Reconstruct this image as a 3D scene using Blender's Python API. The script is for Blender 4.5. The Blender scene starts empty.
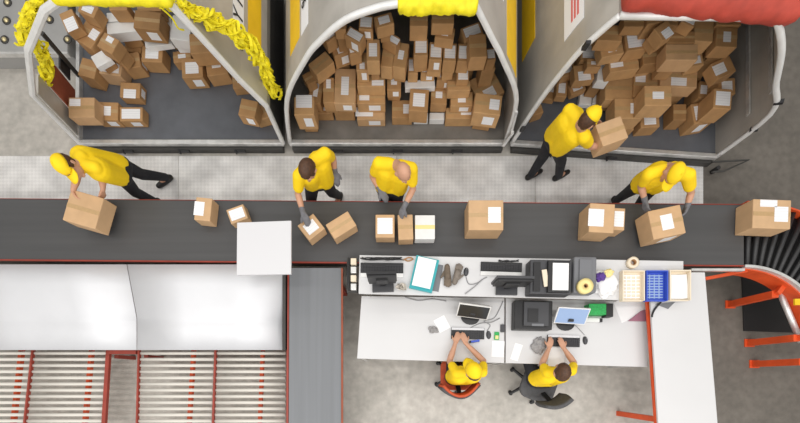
import bpy, bmesh, math, random
from mathutils import Vector, Matrix, noise
random.seed(7)
C = bpy.context.scene.collection
SC = bpy.context.scene
PI = math.pi
H, F, NX, NY = 5.3, 350.0, 400.0, 380.0        # camera height, focal length in pixels, foot of the camera axis in the photograph

def at(px, py, z=0.0):
    k = (H - z) / F
    return Vector(((px - NX) * k, (NY - py) * k, z))
def atY(px, py, Y):
    d = Y * F / (NY - py)
    return Vector(((px - NX) * d / F, Y, H - d))

# ------------------------------------------------------------------ materials
MATS = {}
def mat(name, col, rough=0.6, metal=0.0, var=0.0, scale=6.0, bump=0.0, bscale=60.0, spec=0.5, detail=4.0, alpha=1.0):
    if name in MATS: return MATS[name]
    m = bpy.data.materials.new(name); m.use_nodes = True
    nt = m.node_tree; b = nt.nodes['Principled BSDF']
    b.inputs['Base Color'].default_value = (*col, 1); b.inputs['Roughness'].default_value = rough
    b.inputs['Metallic'].default_value = metal; b.inputs['Specular IOR Level'].default_value = spec
    tc = nt.nodes.new('ShaderNodeTexCoord')
    if var > 0:
        n = nt.nodes.new('ShaderNodeTexNoise'); n.inputs['Scale'].default_value = scale; n.inputs['Detail'].default_value = detail
        nt.links.new(tc.outputs['Object'], n.inputs['Vector'])
        r = nt.nodes.new('ShaderNodeValToRGB')
        r.color_ramp.elements[0].position = 0.3; r.color_ramp.elements[1].position = 0.7
        r.color_ramp.elements[0].color = (*[c * (1 - var) for c in col], 1)
        r.color_ramp.elements[1].color = (*[min(1, c * (1 + var)) for c in col], 1)
        nt.links.new(n.outputs['Fac'], r.inputs['Fac']); nt.links.new(r.outputs['Color'], b.inputs['Base Color'])
    if bump > 0:
        n2 = nt.nodes.new('ShaderNodeTexNoise'); n2.inputs['Scale'].default_value = bscale
        nt.links.new(tc.outputs['Object'], n2.inputs['Vector'])
        bp = nt.nodes.new('ShaderNodeBump'); bp.inputs['Strength'].default_value = bump; bp.inputs['Distance'].default_value = 0.01
        nt.links.new(n2.outputs['Fac'], bp.inputs['Height']); nt.links.new(bp.outputs['Normal'], b.inputs['Normal'])
    MATS[name] = m
    return m

def line_mat(name, base, ink, freq, axis='X', width=0.35, rough=0.6):
    """paper or plastic with printed stripes"""
    if name in MATS: return MATS[name]
    m = mat(name, base, rough); nt = m.node_tree; b = nt.nodes['Principled BSDF']
    tc = nt.nodes.new('ShaderNodeTexCoord'); sx = nt.nodes.new('ShaderNodeSeparateXYZ')
    nt.links.new(tc.outputs['Object'], sx.inputs[0])
    mu = nt.nodes.new('ShaderNodeMath'); mu.operation = 'MULTIPLY'; mu.inputs[1].default_value = freq
    nt.links.new(sx.outputs[axis], mu.inputs[0])
    fr = nt.nodes.new('ShaderNodeMath'); fr.operation = 'FRACT'; nt.links.new(mu.outputs[0], fr.inputs[0])
    lt = nt.nodes.new('ShaderNodeMath'); lt.operation = 'LESS_THAN'; lt.inputs[1].default_value = width
    nt.links.new(fr.outputs[0], lt.inputs[0])
    mx = nt.nodes.new('ShaderNodeMix'); mx.data_type = 'RGBA'
    mx.inputs['A'].default_value = (*base, 1); mx.inputs['B'].default_value = (*ink, 1)
    nt.links.new(lt.outputs[0], mx.inputs['Factor']); nt.links.new(mx.outputs['Result'], b.inputs['Base Color'])
    return m

def concrete():
    m = mat('concrete_floor', (0.3, 0.28, 0.25), 0.7, bump=0.15, bscale=30); nt = m.node_tree; b = nt.nodes['Principled BSDF']
    tc = nt.nodes.new('ShaderNodeTexCoord')
    n1 = nt.nodes.new('ShaderNodeTexNoise'); n1.inputs['Scale'].default_value = 1.3; n1.inputs['Detail'].default_value = 8; n1.inputs['Roughness'].default_value = 0.65
    n2 = nt.nodes.new('ShaderNodeTexNoise'); n2.inputs['Scale'].default_value = 9; n2.inputs['Detail'].default_value = 6
    for n in (n1, n2): nt.links.new(tc.outputs['Object'], n.inputs['Vector'])
    r1 = nt.nodes.new('ShaderNodeValToRGB')
    r1.color_ramp.elements[0].position = .3; r1.color_ramp.elements[1].position = .72
    r1.color_ramp.elements[0].color = (.40, .38, .345, 1); r1.color_ramp.elements[1].color = (.56, .53, .485, 1)
    nt.links.new(n1.outputs['Fac'], r1.inputs['Fac'])
    mx = nt.nodes.new('ShaderNodeMix'); mx.data_type = 'RGBA'; mx.blend_type = 'OVERLAY'; mx.inputs['Factor'].default_value = .35
    nt.links.new(r1.outputs['Color'], mx.inputs['A']); nt.links.new(n2.outputs['Fac'], mx.inputs['B'])
    # base colour multiplied darker east of a straight line
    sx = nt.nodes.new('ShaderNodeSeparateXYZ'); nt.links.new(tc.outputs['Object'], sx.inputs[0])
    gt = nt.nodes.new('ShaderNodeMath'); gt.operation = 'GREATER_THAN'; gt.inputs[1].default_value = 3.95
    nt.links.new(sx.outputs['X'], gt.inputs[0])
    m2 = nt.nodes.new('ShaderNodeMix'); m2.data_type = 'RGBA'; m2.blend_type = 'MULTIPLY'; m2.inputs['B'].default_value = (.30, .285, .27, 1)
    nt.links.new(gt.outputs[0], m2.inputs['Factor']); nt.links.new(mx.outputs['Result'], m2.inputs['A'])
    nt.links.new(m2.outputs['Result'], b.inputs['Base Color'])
    return m

def tread():
    m = mat('tread_plate_metal', (.74, .73, .71), .34, .15); nt = m.node_tree; b = nt.nodes['Principled BSDF']
    tc = nt.nodes.new('ShaderNodeTexCoord')
    n1 = nt.nodes.new('ShaderNodeTexNoise'); n1.inputs['Scale'].default_value = 2.2; n1.inputs['Detail'].default_value = 6
    nt.links.new(tc.outputs['Object'], n1.inputs['Vector'])
    r = nt.nodes.new('ShaderNodeValToRGB'); r.color_ramp.elements[0].position = .35; r.color_ramp.elements[1].position = .65
    r.color_ramp.elements[0].color = (.66, .65, .64, 1); r.color_ramp.elements[1].color = (1, .99, .975, 1)  # pale patches put white shine into the base colour
    nt.links.new(n1.outputs['Fac'], r.inputs['Fac'])
    mp = nt.nodes.new('ShaderNodeMapping'); mp.inputs['Rotation'].default_value = (0, 0, PI / 4)
    nt.links.new(tc.outputs['Object'], mp.inputs['Vector'])
    ck = nt.nodes.new('ShaderNodeTexChecker'); ck.inputs['Scale'].default_value = 26
    nt.links.new(mp.outputs['Vector'], ck.inputs['Vector'])
    mx = nt.nodes.new('ShaderNodeMix'); mx.data_type = 'RGBA'; mx.blend_type = 'MULTIPLY'; mx.inputs['B'].default_value = (.92, .92, .92, 1)
    nt.links.new(ck.outputs['Fac'], mx.inputs['Factor']); nt.links.new(r.outputs['Color'], mx.inputs['A'])
    nt.links.new(mx.outputs['Result'], b.inputs['Base Color'])
    bp = nt.nodes.new('ShaderNodeBump'); bp.inputs['Strength'].default_value = .35; bp.inputs['Distance'].default_value = .004
    nt.links.new(ck.outputs['Fac'], bp.inputs['Height']); nt.links.new(bp.outputs['Normal'], b.inputs['Normal'])
    return m

def belt_mat(name, col):
    m = mat(name, col, .55); nt = m.node_tree; b = nt.nodes['Principled BSDF']
    tc = nt.nodes.new('ShaderNodeTexCoord'); mp = nt.nodes.new('ShaderNodeMapping')
    mp.inputs['Scale'].default_value = (.35, 14, 1) if 'cross' not in name else (14, .35, 1)
    nt.links.new(tc.outputs['Object'], mp.inputs['Vector'])
    n = nt.nodes.new('ShaderNodeTexNoise'); n.inputs['Scale'].default_value = 1.0; n.inputs['Detail'].default_value = 5
    nt.links.new(mp.outputs['Vector'], n.inputs['Vector'])
    r = nt.nodes.new('ShaderNodeValToRGB'); r.color_ramp.elements[0].position = .3; r.color_ramp.elements[1].position = .75
    r.color_ramp.elements[0].color = (*[c * .92 for c in col], 1); r.color_ramp.elements[1].color = (*[c * 1.10 for c in col], 1)
    nt.links.new(n.outputs['Fac'], r.inputs['Fac']); nt.links.new(r.outputs['Color'], b.inputs['Base Color'])
    return m

M = dict(
    concrete=concrete(), tread=tread(),
    belt=belt_mat('belt_rubber', (.068, .068, .07)), belt2=belt_mat('belt_rubber_cross', (.185, .195, .21)),
    red=mat('red_paint', (.30, .045, .028), .5, var=.15, scale=5), orange=mat('orange_paint', (.68, .085, .018), .5, var=.12, scale=6),
    sheet=mat('steel_sheet', (.70, .71, .74), .5, .3, var=.04, scale=1.6), alu=mat('aluminium', (.74, .74, .73), .38, .6, var=.12, scale=9),
    rim=mat('white_rim', (.78, .78, .77), .4, .2, var=.06, scale=8), cwall=mat('container_skin', (.50, .475, .435), .5, .35, var=.14, scale=2.5),
    cinner=mat('container_inner_skin', (.36, .345, .32), .5, .35, var=.18, scale=3), cfloor=mat('container_deck', (.135, .145, .165), .55, .2, var=.12, scale=4),
    cfloor2=mat('container_deck_worn', (.20, .19, .175), .55, .2, var=.25, scale=3), dark=mat('dark_steel', (.06, .058, .055), .6, .2, var=.2, scale=5),
    black=mat('black_plastic', (.018, .018, .02), .45), darkgrey=mat('dark_grey_plastic', (.055, .056, .062), .45), midgrey=mat('grey_plastic', (.17, .175, .19), .5),
    roller=mat('galvanised_roller', (.68, .655, .60), .6), brown=mat('roller_black', (.03, .03, .032), .4, .2),
    white=mat('white_laminate', (.64, .64, .65), .45, var=.015, scale=2), panel=mat('white_panel_paint', (.66, .66, .68), .5), paper=mat('paper', (.85, .85, .86), .7),
    label=line_mat('shipping_label', (.90, .905, .92), (.72, .73, .76), 30, 'Y', .14), tape=mat('packing_tape', (.50, .33, .16), .3, var=.06, scale=30),
    box0=mat('cardboard_tan', (.55, .325, .145), .75, var=.10, scale=7), box1=mat('cardboard_brown', (.47, .265, .112), .75, var=.10, scale=7),
    box2=mat('cardboard_pale', (.58, .36, .185), .75, var=.08, scale=7), box3=mat('cardboard_dark', (.38, .21, .085), .75, var=.10, scale=7),
    boxw=mat('cardboard_white', (.80, .80, .79), .6, var=.04, scale=7), boxf=mat('cardboard_fawn', (.60, .39, .215), .75, var=.07, scale=7),
    yellow=mat('yellow_shirt_cotton', (.95, .65, .004), .75, var=.05, scale=8), net=mat('yellow_net', (.86, .74, .01), .6, var=.16, scale=14),
    ystrip=mat('yellow_strip', (.88, .55, .01), .5, var=.06, scale=5), redcloth=mat('red_curtain', (.46, .060, .038), .7, var=.16, scale=9),
    trouser=mat('black_trousers', (.012, .013, .018), .8, var=.2, scale=10), glove=mat('grey_glove', (.16, .16, .175), .8, var=.15, scale=25),
    skin=mat('skin', (.58, .315, .205), .55, var=.04, scale=15), hair=mat('brown_hair', (.075, .032, .014), .6, var=.3, scale=40),
    shoe=mat('black_shoe', (.015, .014, .014), .5), eye=mat('eye', (.02, .015, .012), .2), lip=mat('lip', (.42, .17, .13), .5),
    chairred=mat('chair_red_fabric', (.52, .085, .03), .75, var=.12, scale=20), chairgrey=mat('chair_grey_fabric', (.085, .085, .09), .8, var=.15, scale=25),
    teal=mat('teal_plastic', (.03, .36, .40), .4), cream=mat('cream_plastic', (.80, .70, .55), .5), blue=mat('blue_plastic', (.045, .10, .55), .4),
    key=mat('keyboard_keys', (.035, .035, .04), .5), silver=mat('silver_plastic', (.62, .62, .64), .35, .3), screen=mat('screen_dark', (.03, .032, .036), .2),
    screenlit=mat('screen_blue', (.30, .42, .66), .25), green=mat('green_board', (.02, .36, .08), .45, var=.3, scale=60), tapeyel=mat('yellow_tape', (.85, .71, .30), .4),
    core=mat('cardboard_core', (.40, .21, .09), .7), purple=mat('purple_cloth', (.10, .045, .26), .8), mauve=mat('mauve_cloth', (.36, .16, .22), .8),
    cable=mat('grey_cable', (.28, .28, .29), .5), beige=mat('beige_cable', (.62, .57, .50), .6), ball=mat('brass_ball', (.72, .62, .36), .3, .6),
    bdeck=mat('ball_deck_metal', (.42, .42, .415), .5, .3, var=.07, scale=3), sand=mat('leather_glove', (.15, .115, .085), .8, var=.2, scale=25),
    gloveb=mat('worn_glove', (.20, .17, .145), .8, var=.2, scale=25), sgrey=mat('grey_rag', (.30, .29, .29), .85, var=.25, scale=35), redtext=mat('red_print', (.70, .13, .12), .6), ink=mat('black_print', (.02, .02, .02), .6),
    wall=mat('wall_paint', (.62, .61, .59), .8, var=.05, scale=1), mat_=mat('black_rubber', (.012, .012, .013), .55), orangeplate=mat('rust_red_plate', (.34, .085, .04), .6, var=.15, scale=8),
)

# ------------------------------------------------------------------ mesh builder
class MB:
    def __init__(s): s.b = bmesh.new()
    def box(s, c, d, rz=0.0, mtx=None):
        m = Matrix.Translation(Vector(c)) @ Matrix.Rotation(rz, 4, 'Z') if mtx is None else mtx
        bmesh.ops.create_cube(s.b, size=1, matrix=m @ Matrix.Diagonal((*d, 1))); return s
    def prism(s, pts, z0, z1):
        lo = [s.b.verts.new((p[0], p[1], z0)) for p in pts]; hi = [s.b.verts.new((p[0], p[1], z1)) for p in pts]
        n = len(pts); s.b.faces.new(hi); s.b.faces.new(lo[::-1])
        for i in range(n): s.b.faces.new((lo[i], lo[(i + 1) % n], hi[(i + 1) % n], hi[i]))
        return s
    def hull8(s, top, bot):
        a = [s.b.verts.new(p) for p in top]; c = [s.b.verts.new(p) for p in bot]; n = len(a)
        s.b.faces.new(a); s.b.faces.new(c[::-1])
        for i in range(n): s.b.faces.new((c[i], c[(i + 1) % n], a[(i + 1) % n], a[i]))
        return s
    def bar(s, p0, p1, w, h, up=(0, 0, 1)):
        p0, p1 = Vector(p0), Vector(p1); d = (p1 - p0); L = d.length; d.normalize(); u = Vector(up)
        if abs(d.dot(u)) > .95: u = Vector((0, 1, 0))
        x = d.cross(u).normalized(); u = x.cross(d)
        m = Matrix((x, d, u)).transposed().to_4x4(); m.translation = (p0 + p1) / 2
        return s.box(None, (w, L, h), mtx=m)
    def tube(s, pts, r, n=8, closed=False):
        pts = [Vector(p) for p in pts]; rs = r if isinstance(r, (list, tuple)) else [r] * len(pts)
        rings = []; N = len(pts); u = None
        for i, p in enumerate(pts):
            a = pts[(i - 1) % N] if (i or closed) else p; c = pts[(i + 1) % N] if (i < N - 1 or closed) else p
            t = (c - a).normalized()
            if u is None: u = t.cross(Vector((0, 0, 1)) if abs(t.z) < .9 else Vector((1, 0, 0))).normalized()
            u = (u - t * u.dot(t)).normalized(); v = t.cross(u)
            rings.append([s.b.verts.new(p + (u * math.cos(2 * PI * k / n) + v * math.sin(2 * PI * k / n)) * rs[i]) for k in range(n)])
        for i in range(N if closed else N - 1):
            A, B = rings[i], rings[(i + 1) % N]
            for k in range(n): s.b.faces.new((A[k], A[(k + 1) % n], B[(k + 1) % n], B[k]))
        if not closed: s.b.faces.new(rings[0][::-1]); s.b.faces.new(rings[-1])
        return s
    def cyl(s, c, r, h, n=24, r2=None):
        bmesh.ops.create_cone(s.b, cap_ends=True, segments=n, radius1=r, radius2=r if r2 is None else r2, depth=h, matrix=Matrix.Translation(Vector(c) + Vector((0, 0, h / 2)))); return s
    def ring(s, c, ro, ri, h, n=28):
        c = Vector(c); V = [[s.b.verts.new(c + Vector((math.cos(2 * PI * k / n) * r, math.sin(2 * PI * k / n) * r, z))) for k in range(n)] for r, z in ((ro, 0), (ro, h), (ri, h), (ri, 0))]
        for j in range(4):
            A, B = V[j], V[(j + 1) % 4]
            for k in range(n): s.b.faces.new((A[k], A[(k + 1) % n], B[(k + 1) % n], B[k]))
        return s
    def ell(s, c, rad, mtx=None, n=16):
        m = Matrix.Translation(Vector(c)) if mtx is None else mtx
        bmesh.ops.create_uvsphere(s.b, u_segments=n, v_segments=max(8, n // 2 + 2), radius=1, matrix=m @ Matrix.Diagonal((*rad, 1))); return s
    def cap(s, p0, p1, r0, r1, n=12):
        """tapered capsule"""
        p0, p1 = Vector(p0), Vector(p1); d = p1 - p0; L = d.length
        if L < 1e-5: return s.ell(p0, (r0,) * 3)
        d /= L; pts, rs = [], []
        for a in (-.97, -.75, -.4): pts.append(p0 + d * a * r0); rs.append(r0 * math.sqrt(1 - a * a))
        for t in (0, .33, .67, 1): pts.append(p0 + d * L * t); rs.append(r0 + (r1 - r0) * t)
        for a in (.4, .75, .97): pts.append(p1 + d * a * r1); rs.append(r1 * math.sqrt(1 - a * a))
        return s.tube(pts, rs, n)
    def sheet(s, rows, th):
        """grid of points thickened along its normals"""
        R, Q = len(rows), len(rows[0])
        def nrm(i, j):
            a = Vector(rows[min(i + 1, R - 1)][j]) - Vector(rows[max(i - 1, 0)][j]); b = Vector(rows[i][min(j + 1, Q - 1)]) - Vector(rows[i][max(j - 1, 0)])
            return a.cross(b).normalized()
        A = [[s.b.verts.new(Vector(rows[i][j]) + nrm(i, j) * th / 2) for j in range(Q)] for i in range(R)]
        B = [[s.b.verts.new(Vector(rows[i][j]) - nrm(i, j) * th / 2) for j in range(Q)] for i in range(R)]
        for i in range(R - 1):
            for j in range(Q - 1):
                s.b.faces.new((A[i][j], A[i + 1][j], A[i + 1][j + 1], A[i][j + 1])); s.b.faces.new((B[i][j], B[i][j + 1], B[i + 1][j + 1], B[i + 1][j]))
        for i in range(R - 1):
            s.b.faces.new((A[i][0], B[i][0], B[i + 1][0], A[i + 1][0])); s.b.faces.new((A[i][-1], A[i + 1][-1], B[i + 1][-1], B[i][-1]))
        for j in range(Q - 1):
            s.b.faces.new((A[0][j], A[0][j + 1], B[0][j + 1], B[0][j])); s.b.faces.new((A[-1][j], B[-1][j], B[-1][j + 1], A[-1][j + 1]))
        return s
    def bevel(s, w, seg=2):
        bmesh.ops.bevel(s.b, geom=[e for e in s.b.edges], offset=w, segments=seg, affect='EDGES', profile=.5, clamp_overlap=True); return s
    def build(s, name, m, parent=None, smooth=False, bevel=0, recenter=True):
        if bevel: s.bevel(bevel)
        bmesh.ops.recalc_face_normals(s.b, faces=s.b.faces)
        off = Vector((0, 0, 0)); loc = Vector((0, 0, 0))
        if parent is not None:
            p = parent
            while p: off += p.location; p = p.parent
        elif recenter:
            xs = [v.co for v in s.b.verts]
            lo = [min(v[i] for v in xs) for i in range(3)]; hi = [max(v[i] for v in xs) for i in range(3)]
            off = Vector(((lo[0] + hi[0]) / 2, (lo[1] + hi[1]) / 2, lo[2])); loc = off
        bmesh.ops.translate(s.b, verts=s.b.verts, vec=-off)
        me = bpy.data.meshes.new(name); s.b.to_mesh(me); s.b.free()
        if smooth:
            me.polygons.foreach_set('use_smooth', [True] * len(me.polygons))
        me.materials.append(m if not isinstance(m, str) else M[m])
        o = bpy.data.objects.new(name, me); C.objects.link(o)
        if parent is not None: o.parent = parent
        else: o.location = loc
        return o

def tag(o, label, cat, group=None, kind=None):
    o['label'] = label; o['category'] = cat
    if group: o['group'] = group
    if kind: o['kind'] = kind
    return o
def thing(name, loc, label, cat, group=None):
    o = bpy.data.objects.new(name, None); C.objects.link(o); o.location = Vector(loc); o.empty_display_size = .2
    return tag(o, label, cat, group)
def struct(o): o['kind'] = 'structure'; return o

# ------------------------------------------------------------------ setting
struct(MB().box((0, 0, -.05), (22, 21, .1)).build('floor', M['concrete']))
struct(MB().box((0, 10.6, 4), (22, .2, 8)).build('wall_back', M['wall']))
struct(MB().box((-11.1, 2, 4), (.2, 17, 8)).build('wall_left', M['wall']))
struct(MB().box((11.1, 2, 4), (.2, 17, 8)).build('wall_right', M['wall']))
# tread plates of the walkway
xs = [-6.9, -3.35, -.05, 2.05, 4.585]
lab = ['bright worn tread plate at the yellow-netted container end of the walkway', 'tread plate of the walkway below the gap between first two containers',
       'tread plate of the walkway beside the bald worker', 'tread plate at the end of the walkway under the stooping worker in cap']
for i in range(4):
    y1 = 3.395 - .012 * (xs[i] + 6.9)
    tag(MB().box(((xs[i] + xs[i + 1]) / 2, (2.235 + 3.385) / 2, .0065), (xs[i + 1] - xs[i] - .008, 1.15, .011)).build('tread_plate', M['tread']), lab[i], 'metal plate', 'walkway tread plates')
# ball deck behind the containers
t = thing('ball_transfer_deck', at(20, 25, .28) - Vector((0, 0, .28)), 'grey metal deck studded with brass balls beside the yellow-netted container', 'ball deck')
MB().box((-6.08, 6.16, .14), (2.62, 2.9, .28)).bevel(.01).build('deck_plate', M['bdeck'], t)
MB().box((-6.08, 4.694, .25), (2.62, .03, .06)).build('front_lip', M['alu'], t)
for px, py in ((8, 3), (7, 21), (5, 40), (50, 20), (68, 40), (52, 2), (30, 3), (28, -14), (72, 3), (-12, 30)):
    c = at(px, py, .28)
    r = MB().ring(c + Vector((0, 0, .0)), .058, .036, .012).build('ball_caster', M['dark'], t, True)
    MB().ell(c + Vector((0, 0, .003)), (.034, .034, .03)).build('ball', M['ball'], r, True)

# ------------------------------------------------------------------ containers
YF, YB, Z0 = 3.487, 5.73, .15
def interp(poly, h):
    for (x0, h0), (x1, h1) in zip(poly, poly[1:]):
        if h0 <= h <= h1: return x0 + (x1 - x0) * (h - h0) / max(1e-6, h1 - h0)
    return poly[-1][0]
def refine(poly, n=5):
    P = [Vector((x, 0, h)) for x, h in poly]; out = []
    for i in range(len(P) - 1):
        p0, p1, p2, p3 = P[max(i - 1, 0)], P[i], P[i + 1], P[min(i + 2, len(P) - 1)]
        for k in range(n):
            q = k / n
            out.append(.5 * ((2 * p1) + (p2 - p0) * q + (2 * p0 - 5 * p1 + 4 * p2 - p3) * q * q + (3 * p1 - p0 - 3 * p2 + p3) * q ** 3))
    out.append(P[-1]); return out
CONT = {}
def container(key, name, label, left, right, deck, lopen=False, yl=YF, yr=YF, rimw=.03, rim='rim', n=5):
    """left / right: wall outlines (x, height over the deck) from deck up to the roof; the front runs from yl to yr"""
    x0, x1 = left[0][0], right[0][0]
    yf = lambda x: yl + (yr - yl) * (x - x0) / (x1 - x0)
    ym = (yl + yr) / 2
    t = thing('cargo_container', ((x0 + x1) / 2, (ym + YB) / 2, 0), label, 'cargo container', 'air cargo containers')
    MB().prism([(x0, yl), (x1, yr), (x1, YB), (x0, YB)], Z0 - .04, Z0).build('deck', M[deck], t)
    MB().bar((x0 - .01, yl, Z0), (x1 + .01, yr, Z0), .062, .07).bevel(.008).build('sill', M['alu'], t)
    dl = MB().prism([(x0 + .02, yl - .065), (x1 - .02, yr - .065), (x1 - .02, YB), (x0 + .02, YB)], .02, .105).build('dolly_frame', M['dark'], t)
    for q in (.22, .5, .78):
        xx = x0 + (x1 - x0) * q; yy = yf(xx)
        MB().box((xx, yy - .085, .09), (.16, .03, .03)).box((xx - .06, yy - .09, .09), (.02, .045, .05)).build('latch', M['black'], dl)
    L = refine(left, n); R = refine(right, n)
    W = lambda P: [[Vector((p.x, yf(p.x) * (1 - k) + YB * k, p.z + Z0)) for p in P] for k in (0, .5, 1)]
    if not lopen: MB().sheet(W(L), .02).build('side_wall', M['cwall'], t)
    MB().sheet(W(R), .02).build('side_wall', M['cwall'], t)
    lt, rt = L[-1], R[-1]
    MB().sheet([[Vector((lt.x + (rt.x - lt.x) * q, yf(lt.x + (rt.x - lt.x) * q) * (1 - k) + YB * k, Z0 + lt.z + (rt.z - lt.z) * q)) for q in (0, .5, 1)] for k in (0, 1)], .02).build('roof', M['cwall'], t)
    bw = [(p.x, p.z) for p in L] + [(p.x, p.z) for p in R[::-1]]
    MB().hull8([(x, YB + .02, z + Z0) for x, z in bw], [(x, YB, z + Z0) for x, z in bw]).build('back_wall', M['cinner'], t)
    for P in (L, R):
        MB().tube([(p.x, yf(p.x), p.z + Z0) for p in P], rimw, 8).build('rim_post', M[rim], t, n > 1)
    MB().tube([(lt.x, yf(lt.x), lt.z + Z0), (rt.x, yf(rt.x), rt.z + Z0)], rimw, 8).build('rim_beam', M[rim], t, True)
    CONT[key] = dict(t=t, left=[(p.x, p.z) for p in L], right=[(p.x, p.z) for p in R], yf=max(yl, yr))
    return t
def strip(t, name, m, wall, h0, h1, y0, y1, side, th=.006, off=.016):
    """band along the depth of a container, lying on the outside of a wall"""
    rows = []
    for y in (y0, y1):
        row = []
        for k in range(5):
            h = h0 + (h1 - h0) * k / 4; row.append(Vector((interp(wall, h) + side * off, y, h + Z0)))
        rows.append(row)
    return MB().sheet(rows, th).build(name, m, t)
def text_on(t, body, wall, hmid, size, ymid, side, m, off=.024, flip=1, name='lettering'):
    cu = bpy.data.curves.new(name, 'FONT'); cu.body = body; cu.size = size; cu.align_x = 'CENTER'; cu.align_y = 'CENTER'; cu.extrude = .002
    o = bpy.data.objects.new('tmp', cu); C.objects.link(o)
    me = bpy.data.meshes.new_from_object(o.evaluated_get(bpy.context.evaluated_depsgraph_get())); bpy.data.objects.remove(o)
    dh = .05; a = Vector((interp(wall, hmid - dh), 0, hmid - dh)); b = Vector((interp(wall, hmid + dh), 0, hmid + dh)); up = (b - a).normalized()
    xdir = Vector((0, flip, 0)); ydir = up * (1 if side * flip > 0 else 1); n = xdir.cross(ydir)
    if n.x * side < 0: ydir = -ydir; n = -n
    mt = Matrix((xdir, ydir, n)).transposed().to_4x4(); mt.translation = Vector((interp(wall, hmid), ymid, hmid + Z0)) + n * off - t.location
    me.transform(mt); me.materials.clear(); me.materials.append(m)
    o = bpy.data.objects.new(name, me); C.objects.link(o); o.parent = t
    return o
def tangle(pathpts, n, spread, r, seed, lift=0.0):
    """a bunched-up net: many thin wavering bands along a path"""
    rnd = random.Random(seed); mb = MB()
    P = refine3(pathpts, 8)
    for k in range(n):
        a, b = sorted((rnd.random(), rnd.random()))
        if k % 4 == 0: a, b = (0, .7) if k % 8 else (.25, 1)
        if b - a < .35: a, b = max(0, a - .25), min(1, b + .25)
        ph = [rnd.uniform(0, 6.28) for _ in range(3)]; off = Vector((rnd.uniform(-1, 1), rnd.uniform(-.6, .6), rnd.uniform(0, 1))) * spread
        pts = []
        i0, i1 = int(a * (len(P) - 1)), int(b * (len(P) - 1))
        for i in range(i0, i1 + 1):
            w = Vector((math.sin(i * .75 + ph[0]), math.sin(i * 1.0 + ph[1]), .5 + .5 * math.sin(i * .8 + ph[2]))) * spread * .75
            pts.append(P[i] + off + w)
        if len(pts) > 3:
            # flattened band
            rows = [[p + Vector((-r, 0, 0)), p + Vector((0, .25 * r, r * .5 * math.sin(j + ph[0]))), p + Vector((r, 0, 0))] for j, p in enumerate(pts)]
            mb.sheet(rows, .006)
    return mb
def refine3(pts, n):
    P = [Vector(p) for p in pts]; out = []
    for i in range(len(P) - 1):
        p0, p1, p2, p3 = P[max(i - 1, 0)], P[i], P[i + 1], P[min(i + 2, len(P) - 1)]
        for k in range(n):
            q = k / n; out.append(.5 * ((2 * p1) + (p2 - p0) * q + (2 * p0 - 5 * p1 + 4 * p2 - p3) * q * q + (3 * p1 - p0 - 3 * p2 + p3) * q ** 3))
    out.append(P[-1]); return out
def lumpy_roll(p0, p1, r, seed, n=48, seg=14, amp=.35, sag=0.0):
    mb = MB(); p0, p1 = Vector(p0), Vector(p1); rings = []; d = (p1 - p0).normalized(); u = d.cross(Vector((0, 0, 1))).normalized(); v = u.cross(d)
    for i in range(n + 1):
        q = i / n; c = p0.lerp(p1, q) - Vector((0, 0, sag * 4 * q * (1 - q))); ring = []
        for k in range(seg):
            a = 2 * PI * k / seg; e = Vector((math.cos(a), math.sin(a), 0))
            rr = r * (1 + amp * noise.noise(Vector((q * 9 + seed, e.x * 1.3, e.y * 1.3))) + amp * .5 * noise.noise(Vector((q * 28 + seed, e.x * 3, e.y * 3))))
            if i in (0, n): rr *= .6
            ring.append(mb.b.verts.new(c + (u * e.x + v * e.y) * rr))
        rings.append(ring)
    for A, B in zip(rings, rings[1:]):
        for k in range(seg): mb.b.faces.new((A[k], A[(k + 1) % seg], B[(k + 1) % seg], B[k]))
    mb.b.faces.new(rings[0][::-1]); mb.b.faces.new(rings[-1])
    return mb

# --- container with the yellow net
LL = [(-4.709, 0), (-4.49, .87), (-3.93, 1.45), (-3.35, 1.85), (-3.15, 1.93)]
LR = [(-1.722, 0), (-1.70, .70), (-1.86, 1.08), (-2.02, 1.58), (-2.14, 1.93)]
t = container('L', 'cargo_container', 'grey cargo container with yellow netting bunched over its white rim', LL, LR, 'cfloor', lopen=True, rimw=.034, n=1)
LL, LR = CONT['L']['left'], CONT['L']['right']
# open west side: rear post, rails and plates
MB().tube([(p[0], YB, p[1] + Z0) for p in LL], .03, 8).build('rear_post', M['alu'], t, True)
MB().bar((-4.69, YF, Z0 + .03), (-4.69, YB, Z0 + .03), .05, .06).build('bottom_rail', M['alu'], t)
MB().bar(atY(42, 33, 4.3), atY(84, 82, 4.45), .05, .03).build('side_brace', M['dark'], t)
q = lambda y, h: Vector((interp(LL, h), y, h + Z0))
MB().sheet([[q(3.56, .06), q(3.56, .42), q(3.56, .8)], [q(3.80, .06), q(3.80, .42), q(3.80, .8)]], .02).build('side_wall', M['cwall'], t)
MB().sheet([[q(3.83, .12), q(3.83, .45), q(3.83, .75)], [q(4.17, .12), q(4.17, .45), q(4.17, .75)]], .02).build('rust_red_panel', M['orangeplate'], t)
MB().sheet([[q(4.22, .22), q(4.22, .42)], [q(4.42, .22), q(4.42, .42)]], .02).build('black_panel', M['black'], t)
strip(t, 'yellow_stripe', M['ystrip'], LR, .80, .99, 4.0, 5.7, 1)
strip(t, 'kick_panel', M['dark'], LR, .04, .60, 3.55, 5.7, 1)  # dark strip painting the shade in the gap between containers
strip(t, 'text_panel', M['paper'], LR, 1.05, 1.20, 3.9, 5.7, 1)
text_on(t, 'AAY 19', LR, 1.125, .21, 4.17, 1, M['ink'])
lumpy_roll(atY(52, -2, YF - .02), atY(172, -1, YF - .02), .052, 3, amp=.25).build('net_roll', M['net'], t, True)
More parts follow.
